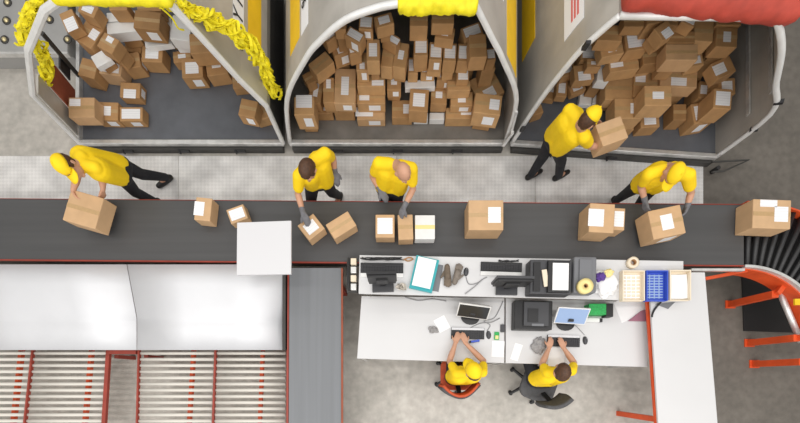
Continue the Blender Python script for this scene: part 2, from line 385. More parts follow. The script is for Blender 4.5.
nt_ = tangle([atY(162, 3, 3.52), atY(186, 14, 3.58), atY(212, 24, 3.64), atY(236, 36, 3.68), atY(256, 54, 3.72), atY(268, 76, 3.74), atY(277, 98, 3.72)], 44, .055, .017, 5).build('door_net', M['net'], t)
tangle([atY(52, 0, 3.58), atY(38, 12, 3.6), atY(30, 30, 3.62), atY(27, 50, 3.64)], 26, .05, .022, 8).build('door_net', M['net'], t)
tangle([atY(36, 42, 3.7), atY(44, 55, 3.75), atY(49, 70, 3.8), atY(50, 84, 3.85)], 16, .055, .02, 11).build('door_net', M['net'], t)
MB().tube(refine3([atY(158, 5, 3.47), atY(172, 18, 3.47), atY(178, 28, 3.47), atY(184, 30, 3.5)], 5), .008, 6).build('net_cord', M['net'], t)
# --- middle container
ML = [(-1.619, 0), (-1.407, .791), (-1.035, 1.336), (-.81, 1.56), (-.53, 1.76), (-.22, 1.87), (0, 1.91)]
MR = [(1.545, 0), (1.45, .79), (1.122, 1.336), (.954, 1.56), (.804, 1.76), (.69, 1.91)]
t = container('M', 'cargo_container', 'middle grey cargo container with a curved rim, packed with boxes', ML, MR, 'cfloor2')
ML, MR = CONT['M']['left'], CONT['M']['right']
strip(t, 'yellow_stripe', M['ystrip'], ML, 1.02, 1.25, 3.82, 5.7, -1)
strip(t, 'text_panel', M['paper'], ML, 1.29, 1.42, 3.80, 5.7, -1)
text_on(t, '91 YAA', ML, 1.355, .15, 4.28, -1, M['ink'])
strip(t, 'yellow_stripe', M['ystrip'], MR, .96, 1.26, 3.62, 5.7, 1)
strip(t, 'text_panel', M['paper'], MR, 1.36, 1.44, 4.1, 5.7, 1)
strip(t, 'kick_panel', M['dark'], MR, .04, .72, 3.55, 5.7, 1)  # this strip and the next paint gap shade on both outer walls
strip(t, 'kick_panel', M['dark'], ML, .04, .62, 3.55, 5.7, -1)
lumpy_roll((-.02, YF, 1.90 + Z0), (.72, YF, 1.90 + Z0), .07, 9, amp=.4).build('yellow_cover_roll', M['net'], t, True)
MB().bar((1.50, 3.42, .20), (1.545, 3.40, .50), .04, .04).bar((1.535, 3.43, .5), (1.50, 3.45, .80), .03, .03).build('door_hinge', M['alu'], t)
# --- container with the red curtain
RL = [(1.645, 0), (1.744, .79), (1.88, 1.40), (2.0, 1.68), (2.085, 1.83)]
RR = [(4.65, 0), (4.58, .82), (4.20, 1.24), (3.87, 1.60), (3.55, 1.86), (3.42, 1.90)]
t = container('R', 'cargo_container', 'grey cargo container with red curtain rolled up over its opening', RL, RR, 'cfloor', yl=3.487, yr=3.28)
RL, RR = CONT['R']['left'], CONT['R']['right']
strip(t, 'yellow_stripe', M['ystrip'], RL, .36, .70, 4.35, 5.7, -1)
strip(t, 'white_sticker', M['paper'], RL, 1.26, 1.52, 3.76, 5.7, -1)
for k in (1.37, 1.41, 1.45): strip(t, 'red_print', M['redtext'], RL, k, k + .018, 3.86, 5.7, -1, off=.022)
lumpy_roll((2.07, 3.55, 1.95 + Z0), (3.68, 3.42, 1.93 + Z0), .125, 21, amp=.18).build('red_curtain_roll', M['redcloth'], t, True)
for h, P in ((.30, RL), (1.50, RL)):
    c = Vector((interp(P, h), 3.45, h + Z0)); MB().bar(c, c + Vector((.0, -.02, .10)), .05, .03).build('rim_clip', M['black'], t)
for h in (.55, 1.0):
    c = Vector((interp(RR, h), 3.29, h + Z0)); MB().bar(c + Vector((-.03, 0, 0)), c + Vector((.04, -.02, .04)), .05, .03).build('rim_clip', M['black'], t)
for h0 in (.50, .86): strip(t, 'wall_rail', M['alu'], RR, h0, h0 + .05, 3.5, 5.6, -1, th=.02, off=.03)
tb = thing('dolly_tow_bar', at(705, 165, .1), 'thin steel tow bar frame at the end of the red-curtained container', 'tow bar')
a, b, c = at(712, 162, .12), at(749, 160, .12), at(724, 171, .12)
MB().tube([a, b, c, at(712, 172, .12)], .014, 8).build('bar_frame', M['dark'], tb); MB().cyl((a.x + .1, a.y - .08, 0), .03, .12).build('foot', M['black'], tb)

# ------------------------------------------------------------------ parcels
def parcel(cx, cy, zb, w, d, h, yaw, tone, lab, name='cardboard_box'):
    mb = MB(); mb.box((0, 0, h / 2), (w, d, h)); mb.bevel(min(.008, h * .1), 2)
    o = mb.build(name, M['box' + tone] if not isinstance(tone, bpy.types.Material) else tone, None, recenter=False)
    o.location = (cx, cy, zb); o.rotation_euler = (0, 0, yaw)
    def put(n, c, s, m):
        q = MB().box(c, s)
        bmesh.ops.recalc_face_normals(q.b, faces=q.b.faces)
        cc = Vector(c); bmesh.ops.translate(q.b, verts=q.b.verts, vec=-cc)
        me = bpy.data.meshes.new(n); q.b.to_mesh(me); q.b.free(); me.materials.append(M[m])
        p = bpy.data.objects.new(n, me); C.objects.link(p); p.parent = o; p.location = cc
    if 'T' in lab or (tone != 'w' and 'b' not in lab and 'B' not in lab):
        put('packing_tape', (0, 0, h + .0006), (w * .985, min(.05, d * .2), .0012), 'tape' if 'Y' not in lab else 'tapeyel')
    dx = (-.24 if 'l' in lab else .24 if 'r' in lab else 0) * w; dy = (.24 if 't' in lab else -.26 if 'd' in lab else 0) * d
    lw = lh = 0
    if 'B' in lab: lw, lh = w * .80, d * .70
    elif 'b' in lab: lw, lh = w * .62, d * .60
    elif 's' in lab: lw, lh = w * .42, d * .36
    elif 'v' in lab: lw, lh = w * .36, d * .52
    if 'k' in lab: put('shipping_label', (-w * .1, d * .36, h + .0022), (w * .45, d * .24, .0016), 'label')
    if lw: put('shipping_label', (dx, dy, h + .0022), (lw, lh, .0016), 'label')
    if 'f' in lab: put('shipping_label', (w * .12, -d / 2 - .001, h * .5), (w * .42, .0016, h * .55), 'label')
    if 'e' in lab: put('shipping_label', (w / 2 + .001, 0, h * .5), (.0016, d * .5, h * .55), 'label')
    return o
TONE = {'0': 'tan', '1': 'brown', '2': 'pale tan', '3': 'dark brown', 'w': 'white', 'f': 'fawn'}
ORD = ['first', 'second', 'third', 'fourth', 'fifth', 'sixth', 'seventh', 'eighth', 'ninth', 'tenth', 'eleventh', 'twelfth', 'thirteenth', 'fourteenth']
def look(tone, lab):
    s = TONE[tone] + ' box'
    if 'B' in lab: s += ' with big label'
    elif 'b' in lab: s += ' with white label'
    elif 's' in lab: s += ' with small label'
    elif 'v' in lab: s += ' with upright label'
    elif 'f' in lab: s += ' with front label'
    else: s += ' without top label'
    return s
def corners(x, y, w, d, a):
    c, s = math.cos(a), math.sin(a)
    return [(x + c * u - s * v, y + s * u + c * v) for u, v in ((-w / 2, -d / 2), (w / 2, -d / 2), (w / 2, d / 2), (-w / 2, d / 2))]
def sat(A, B, e=.002):
    for P in (A, B):
        for i in (0, 1):
            ax, ay = P[i + 1][0] - P[i][0], P[i + 1][1] - P[i][1]; L = math.hypot(ax, ay); ax /= L; ay /= L
            a = [p[0] * ax + p[1] * ay for p in A]; b = [p[0] * ax + p[1] * ay for p in B]
            if max(a) <= min(b) + e or max(b) <= min(a) + e: return False
    return True
def inside(P, x, y):
    for i in range(4):
        a, b = P[i], P[(i + 1) % 4]
        if (b[0] - a[0]) * (y - a[1]) - (b[1] - a[1]) * (x - a[0]) < 0: return False
    return True
def grid(P, n=5):
    out = []
    for i in range(n):
        for j in range(n):
            u, v = (i + .5) / n, (j + .5) / n
            out.append(tuple((P[0][k] * (1 - u) + P[1][k] * u) * (1 - v) + (P[3][k] * (1 - u) + P[2][k] * u) * v for k in (0, 1)))
    return out
def support(placed, P, zb):
    hs = []
    for x, y in grid(P):
        z = Z0
        for Q in placed:
            if Q[2] <= zb + .004 and Q[2] > z and inside(Q[0], x, y): z = Q[2]
        hs.append(z)
    hs.sort(reverse=True)
    return hs[2]                      # supported on at least 12 % of its base
def free(placed, P, zb, zt):
    cx = sum(p[0] for p in P) / 4; cy = sum(p[1] for p in P) / 4
    for Q in placed:
        if zb < Q[2] - .003 and zt > Q[1] + .003 and abs(Q[3] - cx) + abs(Q[4] - cy) < 1.6 and sat(P, Q[0]): return False
    return True
def fill(key, rows, hk, cname):
    c = CONT[key]; placed = []
    def okwall(P, zt):
        h = min(zt - Z0, 1.8); m = .045
        lo = max(interp(c['left'], k * h) for k in (0, .5, 1)) + m; hi = min(interp(c['right'], k * h) for k in (0, .5, 1)) - m
        return all(lo <= p[0] <= hi and c['yf'] + .09 <= p[1] <= YB - .03 for p in P)
    res = []; nb = 0; rnd = random.Random(len(rows))
    for (px, py, wp, dp, h, yaw, tone, lab, want) in sorted(rows, key=lambda r: (r[8], -r[1])):
        if py < 100: h = max(.07, h * hk)
        best = None
        for i in range(0, 340):
            zb = Z0 + i * .005; zt = zb + h
            if zt > Z0 + 1.8: break
            p = at(px, py, zt); w, d = wp * (H - zt) / F, dp * (H - zt) / F
            P = corners(p.x, p.y, w, d, math.radians(yaw)); cost = abs(zb - Z0 - want)
            if not okwall(P, zt):
                lo = max(interp(c['left'], k * (zt - Z0)) for k in (0, .5, 1)) + .047; hi = min(interp(c['right'], k * (zt - Z0)) for k in (0, .5, 1)) - .047
                sx = max(0, lo - min(q[0] for q in P)) - max(0, max(q[0] for q in P) - hi); sy = max(0, c['yf'] + .092 - min(q[1] for q in P)) - max(0, max(q[1] for q in P) - YB + .032)
                P = [(q[0] + sx, q[1] + sy) for q in P]; p = p + Vector((sx, sy, 0)); cost += 4 * (abs(sx) + abs(sy))
                if not okwall(P, zt): continue
            if not free(placed, P, zb, zt): continue
            gap = zb - support(placed, P, zb)
            if .02 < gap < .10: cost += gap
            if best is None or cost < best[0]: best = (cost, zb, gap, p, w, d, P)
        if best is None: print('no place', key, px, py); continue
        _, zb, gap, p, w, d, P = best
        a = math.radians(yaw)
        if gap < .10:
            zb -= gap
            if not free(placed, P, zb, zb + h): zb += gap
        else:
            # what carries it: one or two buried boxes
            m = 2 if gap > .38 else 1; z = zb - gap
            for q in range(m):
                hh = gap / m - .004; k1 = rnd.uniform(.82, .95); a2 = a + rnd.uniform(-.12, .12)
                w2, d2 = max(w, .2) * k1, max(d, .2) * k1; P2 = corners(p.x, p.y + .03, w2, d2, a2)
                for sh in (1, .8, .6, .4):
                    P2 = corners(p.x, p.y + .03, w2 * sh, d2 * sh, a2)
                    if free(placed, P2, z, z + hh) and okwall(P2, z + hh): break
                else:
                    z += hh + .004; continue
                o = parcel(p.x, p.y + .03, z + .0005, w2 * sh, d2 * sh, hh, a2, rnd.choice('1130'), '')
                tag(o, 'plain box buried under the heap of boxes in the ' + cname, 'cardboard box', 'buried boxes in the ' + cname)
                placed.append((P2, z, z + hh + .0025, p.x, p.y + .03)); z += hh + .004; nb += 1
        placed.append((P, zb, zb + h + .004, p.x, p.y))
        o = parcel(p.x, p.y, zb + .0005, w, d, h, a, tone, lab); res.append((px, py, o, tone, lab))
    print(key, 'boxes', len(res), 'buried', nb)
    names = ['front row', 'second row', 'third row', 'fourth row', 'fifth row', 'rear row']
    th = [102, 82, 62, 42, 28, -99]; buckets = {}
    for r in res:
        k = next(i for i, v in enumerate(th) if r[1] >= v); buckets.setdefault(k, []).append(r)
    for k, b in buckets.items():
        b.sort(key=lambda r: r[0])
        for i, r in enumerate(b):
            tag(r[2], f'{look(r[3], r[4])}, {ORD[i]} from left in {names[k]} of {cname}', 'cardboard box', 'boxes in the ' + cname)
# rows: px, py, width px, depth px of the top face; height m; yaw; tone; label code; height of its base over the deck
Lrows = [
 (81, 107, 26, 20, .16, 0, '2', 'slt', 0), (107, 111, 22, 18, .15, -2, '1', 'vf', 0), (131, 114, 23, 14, .13, 0, '1', 'Bf', 0), (130, 90, 20, 15, .20, -3, '1', 'bde', 0),
 (262, 112, 15, 14, .15, 15, '0', '', 0), (248, 108, 17, 17, .18, -12, '1', 'f', 0), (192, 68, 21, 19, .30, 3, '1', 'bf', 0), (216, 64, 21, 22, .28, 8, '1', 's', 0),
 (241, 80, 18, 15, .2, 6, '1', 's', 0), (88, 68, 17, 18, .34, -15, '1', 'T', 0), (110, 67, 22, 14, .30, -8, 'f', 'B', 0), (131, 60, 17, 15, .28, 10, '1', 'e', .0),
 (152, 54, 21, 16, .28, -3, '1', 'b', 0), (181, 55, 18, 11, .2, 5, '1', 's', .1), (202, 43, 25, 20, .3, 4, '1', '', .2), (132, 45, 17, 11, .22, -10, '1', 'bt', .2),
 (181, 28, 20, 24, .22, -8, 'w', '', .4), (108, 43, 17, 16, .22, -30, '1', 'st', .5), (122, 27, 31, 11, .2, 6, 'w', '', .5), (157, 40, 27, 9, .12, 8, 'w', '', .45),
 (121, 16, 29, 9, .22, 5, 'w', '', .7), (147, 20, 26, 18, .3, -6, '3', 'f', .6), (90, 32, 20, 28, .35, -33, '1', 'sr', .4), (69, 20, 14, 19, .2, 24, '1', 'Bd', .4),
 (88, 9, 18, 12, .25, -24, '1', 'b', .8), (167, 25, 9, 14, .2, 5, 'w', '', .5), (118, 6, 18, 8, .25, 0, '1', '', .8), (148, 6, 24, 8, .25, 4, '1', '', .8), (186, 43, 20, 8, .12, 0, 'w', '', .3),
 (101, 58, 17, 13, .10, 30, 'w', '', .5),
]
fill('L', [(*r[:8], r[8] * .5) for r in Lrows], .65, 'yellow-netted container')
Mrows = [
 (304, 107, 20, 18, .28, 0, '0', 'Bt', 0), (323, 109, 19, 9, .14, 0, '1', 'sr', 0), (344, 108, 20, 9, .16, 0, '1', 'bt', 0), (371, 112, 28, 15, .14, 0, '2', 'bl', 0), (402, 109, 20, 18, .14, 0, '1', 'vr', 0),
 (421, 116, 14, 7, .1, 0, 'w', '', 0), (437, 116, 15, 7, .1, 0, 'w', '', 0), (460, 113, 28, 11, .16, 0, '0', 'sr', 0), (488, 110, 27, 20, .25, -7, '0', 'vrf', 0),
 (345, 86, 21, 35, .24, -2, '2', 'vT', .17), (316, 90, 13, 26, .26, -10, '1', 'v', .12), (328.5, 90, 11, 25, .26, 0, '1', 'st', .12), (371, 97, 28, 13, .26, 0, '0', 'vl', .1),
 (419, 100, 19, 22, .22, -4, '1', 'b', .12), (439, 95, 16, 18, .24, -2, '1', 's', .12), (462, 98, 22, 14, .2, 0, '0', 'v', .18), (489, 82, 28, 27, .35, 28, '0', 'sd', .1),
 (394, 82, 14, 16, .22, 0, '1', 'sf', .25), (420, 84, 30, 8, .12, 3, 'w', '', .25), (459, 85, 23, 10, .22, 2, '0', '', .3), (371, 79, 28, 15, .24, 0, '0', 'srd', .3),
 (447, 74, 19, 14, .22, -4, '1', 'vl', .35), (463, 72, 12, 13, .2, 0, '1', 'Bd', .4), (413, 64, 10, 16, .24, 0, '0', 'B', .4), (428, 67, 14, 11, .2, 0, '0', 'B', .4),
 (388, 55, 12, 24, .3, -8, '0', '', .5), (401, 55, 13, 25, .3, -10, '0', 's', .5), (362, 60, 12, 18, .3, 0, '0', 'sd', .5), (373, 50, 13, 22, .32, 0, '0', 'b', .5),
 (321, 63, 22, 14, .25, 38, '0', '', .4), (339, 45, 17, 19, .3, 20, '1', 'sd', .5), (354, 48, 12, 12, .25, 14, '1', 'B', .55), (421, 47, 14, 17, .3, 0, '1', 'B', .6), (436, 51, 13, 18, .28, -3, '1', 'B', .6),
 (450, 52, 13, 18, .28, -2, '1', 'B', .6), (464, 51, 12, 18, .28, -3, '1', 'B', .6), (478, 46, 17, 23, .3, 3, '1', '', .6), (491, 54, 9, 12, .25, 5, '1', 'B', .5),
 (328, 34, 12, 13, .25, 35, '1', 'B', .6), (355, 35, 18, 11, .25, -30, '1', 'B', .75), (391, 37, 16, 10, .2, -30, '1', 'br', .75), (340, 22, 11, 15, .2, 0, '1', '', .9), (366, 22, 14, 14, .22, -4, '1', 'B', .9),
 (384, 20, 18, 12, .22, 16, '1', 'b', .9), (419, 18, 18, 14, .3, 0, '1', 'T', .85), (443, 18, 22, 12, .22, 0, '1', '', .9), (445, 33, 19, 12, .2, -8, '1', 'v', .75), (472, 31, 20, 13, .25, 20, '1', 'B', .75),
 (309, 78, 10, 12, .2, 30, '3', '', .2),
]
fill('M', [(*r[:7], r[7] + ('f' if i % 3 == 0 and r[6] != 'w' and r[7] else ''), r[8]) for i, r in enumerate(Mrows)], .62, 'middle container')
Rrows = [
 (624, 125, 20, 14, .14, 0, '1', '', 0), (650, 124, 19, 13, .18, 4, '1', 'b', 0), (703, 114, 21, 20, .26, 10, '1', 'Bf', 0), (723, 107, 18, 20, .26, -4, '1', 'B', 0), (680, 112, 13, 16, .2, 0, '3', '', 0),
 (536, 108, 12, 13, .14, 20, '1', '', 0), (550, 91, 11, 17, .16, -8, '1', 'bt', 0), (562, 88, 11, 17, .2, -5, '1', 'b', 0), (577, 87, 16, 11, .18, 22, '1', 'b', .05), (586, 97, 12, 15, .12, -6, 'w', '', 0), (599, 97, 11, 15, .14, -10, 'w', '', 0),
 (629, 108, 28, 20, .22, 0, '0', 'vr', .16), (658, 108, 27, 20, .22, 0, '0', 's', .2), (619, 88, 27, 24, .3, -2, '0', '', .2), (646, 84, 24, 26, .3, -2, '0', 'slt', .22), (679, 76, 37, 22, .32, -3, '2', 'sd', .25),
 (708, 90, 18, 17, .28, -4, '1', 'vl', .2), (727, 86, 17, 16, .26, 2, '1', 'b', .2), (604, 71, 12, 20, .26, -6, 'w', '', .3), (567, 69, 16, 13, .24, 18, '1', 'b', .15), (584, 72, 20, 15, .24, 6, '1', 'bd', .25),
 (624, 64, 30, 13, .3, 8, '0', 'sl', .4), (696, 60, 15, 12, .26, 10, '0', 'b', .4), (724, 67, 20, 17, .3, 24, '1', 'bl', .35), (682, 52, 32, 16, .35, 0, '2', '', .5), (652, 55, 19, 17, .3, 6, '3', '', .45),
 (590, 52, 18, 18, .25, -4, '1', 'B', .4), (612, 48, 23, 14, .25, 12, '0', 'v', .55), (637, 40, 22, 18, .3, 8, '1', 'B', .6), (727, 37, 21, 20, .32, -3, '1', 'v', .6), (681, 37, 28, 12, .35, 0, '3', '', .6),
 (704, 31, 19, 21, .35, -4, '0', 'Te', .6), (665, 30, 16, 15, .28, 36, '1', 'bd', .7), (610, 33, 25, 16, .28, -3, '1', '', .6), (691, 18, 14, 11, .25, -25, '1', 'B', .85), (729, 20, 25, 10, .22, 0, '1', '', .7),
 (634, 21, 20, 12, .22, 0, '3', '', .85), (655, 18, 16, 10, .22, 10, '1', '', .85), (672, 20, 14, 10, .2, -10, '3', '', .85), (718, 52, 12, 10, .2, -20, '1', 's', .45), (594, 63, 14, 9, .2, 0, '1', 's', .35),
]
fill('R', Rrows, .5, 'red-curtained container')

# parcels on the main belt
BZ = .8
for (px, py, wp, dp, h, yaw, tone, lab, label) in [
    (203, 209, 16, 23, .17, -6, 'f', 'bl', 'small fawn box with white label, alone on the belt above the white panel'),
    (237, 214, 18, 15, .13, 20, 'f', 'B', 'small box almost covered by its label, on the belt touching the white panel'),
    (311, 227, 20, 19, .17, 38, 'f', 'b', 'small tilted box under the glove of the reaching worker'),
    (341, 225, 26, 17, .18, 32, 'f', 'T', 'fawn box turned askew with a tape seam, in open belt'),
    (385, 226, 19, 23, .16, 0, 'f', 'B', 'box with big white label in front of the bald worker'),
    (405.5, 227, 15, 25, .17, 2, 'f', 'T', 'narrow fawn box under the right glove of the bald worker'),
    (425, 227, 20, 24, .14, 0, 'w', 'TY', 'white box with yellow tape next to the narrow fawn box'),
    (486, 215, 35, 30, .27, 0, 'f', 'vr', 'big fawn box alone at the middle of the belt'),
    (602, 218, 25, 29, .27, -3, 'f', 'bl', 'tall box with label on the belt, smaller box touching its side'),
    (619, 219, 12, 22, .20, -3, 'f', 'B', 'small box with large label pressed against the tall box'),
    (772, 214, 38, 29, .23, -2, 'f', 'vrk', 'large wide box where the belt meets the black rollers')]:
    zt = BZ + .004 + h; p = at(px, py, zt); k = (H - zt) / F
    tag(parcel(p.x, p.y, BZ + .004, wp * k, dp * k, h, math.radians(yaw), tone, lab), label, 'cardboard box', 'boxes travelling on the belt')
# carried parcels
def carried(px, py, wp, dp, h, yaw, zt, tone, lab, label):
    p = at(px, py, zt); k = (H - zt) / F
    return tag(parcel(p.x, p.y, zt - h, wp * k, dp * k, h, math.radians(yaw), tone, lab), label, 'cardboard box', 'boxes held by workers')
carried(83, 209, 34, 32, .20, -16, 1.10, 'f', 'T', 'large fawn box held over the belt by the striding worker in cap')
carried(612, 131, 27, 23, .22, 20, 1.20, 'f', 'T', 'fawn box carried toward the red-curtained container by a worker')
carried(667, 222, 33, 29, .24, 12, 1.10, 'f', 'vf', 'fawn box with white label gripped by the stooping worker at the belt')

# ------------------------------------------------------------------ conveyors
def lineY(x, y0, y1): return y0 + (y1 - y0) * (x + 5.14) / 9.44
NE = lambda x: lineY(x, 2.327, 2.25); SE = lambda x: lineY(x, 1.556, 1.480)
t = thing('belt_conveyor', (0, 1.9, 0), 'long dark grey belt conveyor running past all the workers', 'conveyor')
XA, XB = -6.6, 4.42
MB().prism([(XA, SE(XA)), (XB, SE(XB)), (XB, NE(XB)), (XA, NE(XA))], .775, BZ).build('belt', M['belt'], t)
MB().prism([(XA, SE(XA) + .02), (XB, SE(XB) + .02), (XB, NE(XB) - .02), (XA, NE(XA) - .02)], .55, .772).build('bed', M['dark'], t)
MB().prism([(XA, SE(XA) - .016), (XB, SE(XB) - .016), (XB, SE(XB) - .004), (XA, SE(XA) - .004)], .77, BZ + .004).build('side_rail', M['red'], t)
MB().prism([(XA, NE(XA) + .004), (XB, NE(XB) + .004), (XB, NE(XB) + .012), (XA, NE(XA) + .008)], .60, BZ + .002).build('side_rail', M['red'], t)
for x in (-6, -3.2, -.4, 2.0, 4.1):
    for y in (NE(x) - .15, SE(x) + .1): MB().box((x, y, .28), (.08, .08, .54)).build('leg', M['red'], t)
# side belt
t = thing('belt_conveyor', at(316, 340, 0), 'lighter grey side belt with red edges running away from the main belt', 'conveyor')
a, b, c, d = at(289.5, 268, .76), at(341, 268, .76), at(341, 470, .76), at(288.5, 470, .76)
MB().prism([d, c, b, a], .735, .76).build('belt', M['belt2'], t)
MB().prism([d + Vector((.02, 0, 0)), c - Vector((.02, 0, 0)), b - Vector((.02, 0, 0)), a + Vector((.02, 0, 0))], .5, .732).build('bed', M['dark'], t)
for s, p, r in ((-1, a, d), (1, b, c)):
    MB().bar(p + Vector((s * .014, 0, -.018)), r + Vector((s * .014, 0, -.018)), .018, .05).build('side_rail', M['red'] if s < 0 else M['orangeplate'], t)
for y in (1.3, -.9):
    for x in (a.x + .06, b.x - .06): MB().box((x, y, .25), (.06, .06, .49)).build('leg', M['red'], t)
# roller curve
CX, CY, RI, RO = 4.44, .37, 1.115, 1.90
t = thing('roller_conveyor', (CX + .9, CY + .9, 0), 'orange framed curved conveyor of black rollers past the belt end', 'conveyor')
arc = lambda r, a0, a1, n, z: [Vector((CX + r * math.cos(math.radians(a0 + (a1 - a0) * i / n)), CY + r * math.sin(math.radians(a0 + (a1 - a0) * i / n)), z)) for i in range(n + 1)]
def arcplate(r0, r1, z0, z1, a0=90, a1=15, n=24):
    mb = MB(); A = arc(r0, a0, a1, n, z0); B = arc(r1, a0, a1, n, z0)
    for i in range(n):
        mb.hull8([p + Vector((0, 0, z1 - z0)) for p in (A[i], B[i], B[i + 1], A[i + 1])], [A[i], B[i], B[i + 1], A[i + 1]])
    bmesh.ops.remove_doubles(mb.b, verts=mb.b.verts, dist=1e-5); return mb
arcplate(RI - .035, RI, .745, .80).build('inner_flange', M['alu'], t)
arcplate(RI - .05, RI - .02, .52, .744).build('inner_frame', M['orange'], t)
arcplate(RO, RO + .02, .68, .83).build('outer_frame', M['orange'], t)
arcplate(RI, RO - .002, .70, .715).build('under_tray', M['black'], t)
for i in range(17):
    a = math.radians(87.5 - 4.3 * i); e = Vector((math.cos(a), math.sin(a), 0)); c = Vector((CX, CY, .768))
    MB().tube([c + e * (RI + .005), c + e * (RO - .005)], [.026, .036], 12).build('roller', M['brown'], t, True)
for fx, fy in ((730, 304.5), (749, 343), (754, 364)):
    f = at(fx, fy, 0); e = Vector((f.x - CX, f.y - CY, 0)).normalized(); o_ = Vector((CX, CY, 0))
    lg = MB().box((f.x, f.y, .32), (.09, .09, .64)).build('leg', M['orange'], t)
    MB().bar(Vector((f.x, f.y, .66)), o_ + e * (RO + .02) + Vector((0, 0, .66)), .06, .05).build('cross_arm', M['orange'], t)
    MB().box((f.x, f.y, .006), (.15, .12, .012)).build('foot_plate', M['orange'], lg)
    f2 = o_ + e * (RO + .02); MB().box((f2.x, f2.y, .32), (.075, .075, .64)).build('leg', M['orange'], t)
MB().bar(at(704, 279, .70), at(746, 271, .70), .04, .05).build('brace', M['orange'], t)
MB().bar(at(690, 270.2, .79), at(743, 270.2, .79), .03, .05).build('end_rail', M['alu'], t)
MB().tube([at(775, 281, .55), at(801, 342, .55)], .035, 12).build('brace', M['alu'], t, True)
MB().box(at(798, 302, .74), (.1, .08, .02)).build('yellow_tag', M['ystrip'], t)
a, b, c, d = at(741, 271, .0), at(800, 271, 0), at(800, 333, 0), at(743, 331, 0)
tag(MB().prism([d, c, b, a], .001, .012).build('rubber_mat', M['mat_']), 'black rubber mat lying on the floor under the roller curve', 'mat')

# ------------------------------------------------------------------ chute and roller racks
t = thing('steel_chute', at(140, 305, 0), 'bright steel chute of two sheets between the main belt and the roller racks', 'chute')
prof = [(264.5, .775), (285, .74), (305, .70), (316, .655), (320, .63), (324, .618), (350, .607)]
def chute(xa0, xa1, xb0, xb1):
    rows = []
    for py, z in prof:
        q = min(1, (py - 264.5) / 53.5); xa, xb = xa0 + (xa1 - xa0) * q, xb0 + (xb1 - xb0) * q
        rows.append([at(xa + (xb - xa) * i / 3, py, z) for i in range(4)])
    return MB().sheet(rows, .008)
chute(-60, -48, 126.6, 136.6).build('sheet', M['sheet'], t, True)
chute(127.4, 137.4, 284.3, 282.3).build('sheet', M['sheet'], t, True)
for x in (-4.8, -3.0, -1.6):
    MB().box((x, 1.35, .34), (.06, .06, .68)).build('leg', M['red'], t); MB().box((x, .62, .29), (.06, .06, .58)).build('leg', M['red'], t)
MB().bar(at(285.3, 272, .72), at(285.3, 350, .62), .04, .10).build('end_bracket', M['dark'], t)
def zr(py): return .45 + .10 * (py - 350) / 73
def rack(label, lines, beams, x0, x1, top=None):
    t = thing('roller_rack', at((x0 + x1) / 2, 400, 0), label, 'roller rack', 'roller racks below the chute')
    for px0, px1, w in lines:
        MB().bar(at(px0, 349, zr(349) + .018), at(px1 - (px0 - px1) * .4, 450, zr(450) + .018), w, .04).build('side_frame', M['red'], t)
    for px in beams:
        MB().bar(at(px, 349, zr(349) - .085), at(px - (NX - px) * .03, 450, zr(450) - .085), .045, .05).build('under_beam', M['orange'], t)
    segs = [(lines[i], lines[i + 1]) for i in range(len(lines) - 1)]
    for i in range(17):
        py = 353.2 + 6.15 * i; z = zr(py)
        for A, B in segs:
            q = (py - 350) / 73; a = A[0] + (A[1] - A[0]) * q; b = B[0] + (B[1] - B[0]) * q
            pa, pb = at(a, py, z), at(b, py, z)
            MB().tube([pa + Vector((.022, 0, 0)), pb - Vector((.022, 0, 0))], .0225, 12).build('roller', M['roller'], t, True)
    for px in (lines[0], lines[-1]):
        for py in (356, 440):
            c = at(px[0], py, zr(py)); MB().box((c.x, c.y, (c.z - .12) / 2), (.06, .05, c.z - .13)).build('leg', M['red'], t)
    if top: MB().bar(at(top[0], 352, .47), at(top[1], 352, .47), .06, .05).build('end_beam', M['red'], t)
    return t
rack('roller rack at the picture corner with thick red end frame', [(-50, -60, .03), (33.5, 25.5, .022), (109, 104.5, .05)], (22, 92), 0, 107, top=(109, 137))
rack('roller rack beside the light grey side belt', [(139.5, 137.5, .022), (216, 213.5, .024), (287.2, 287.0, .012)], (194, 263), 138, 289)

# ------------------------------------------------------------------ white panel on a post
t = thing('panel_stand', (-1.53, 1.504, 0), 'square white panel on a bracket, hanging over the belt edge', 'panel')
pz = 1.35
a, b, c, d = at(237, 222.5, pz), at(291, 220.5, pz), at(291, 274, pz), at(236.5, 275, pz)
MB().prism([d, c, b, a], pz - .03, pz).bevel(.004).build('panel', M['panel'], t)
MB().box((t.location.x, t.location.y, pz / 2 - .02), (.06, .008, pz - .03)).build('post', M['alu'], t)
MB().bar((t.location.x, t.location.y, pz - .045), ((a.x + b.x) / 2, (a.y + d.y) / 2, pz - .045), .04, .025).build('bracket', M['alu'], t)

# ------------------------------------------------------------------ desks
def desk(label, top, pts, z, th, legs, legm='alu', name='desk', apron=None, inset=.05, legpos=None):
    P = [at(x, y, z) for x, y in pts]; cen = sum(P, Vector()) / len(P)
    t = thing(name, (cen.x, cen.y, 0), label, 'desk')
    MB().prism(P[::-1], z - th, z).bevel(.004).build('desk_top', M[top], t)
    for x, y in (legpos or ()): MB().box((x, y, (z - th) / 2), (.04, .04, z - th)).build('leg', M[legm], t)
    for i in legs:
        p = P[i] + (cen - P[i]).normalized() * inset * 1.4; MB().box((p.x, p.y, (z - th) / 2), (.05, .05, z - th)).build('leg', M[legm], t)
    if apron:
        for i, j in apron:
            a, b = P[i] + (cen - P[i]).normalized() * .02, P[j] + (cen - P[j]).normalized() * .02
            MB().bar(a - Vector((0, 0, th + .05)), b - Vector((0, 0, th + .016)), .03, .032).build('apron', M[legm], t)
    return t
DZ, UZ, RZ = .74, 1.02, .93
desk('white desk where the yellow-capped typist sits', 'white', [(361.5, 296), (504.5, 298), (504.3, 363), (357, 358.5)], DZ, .03, (0, 1, 2, 3))
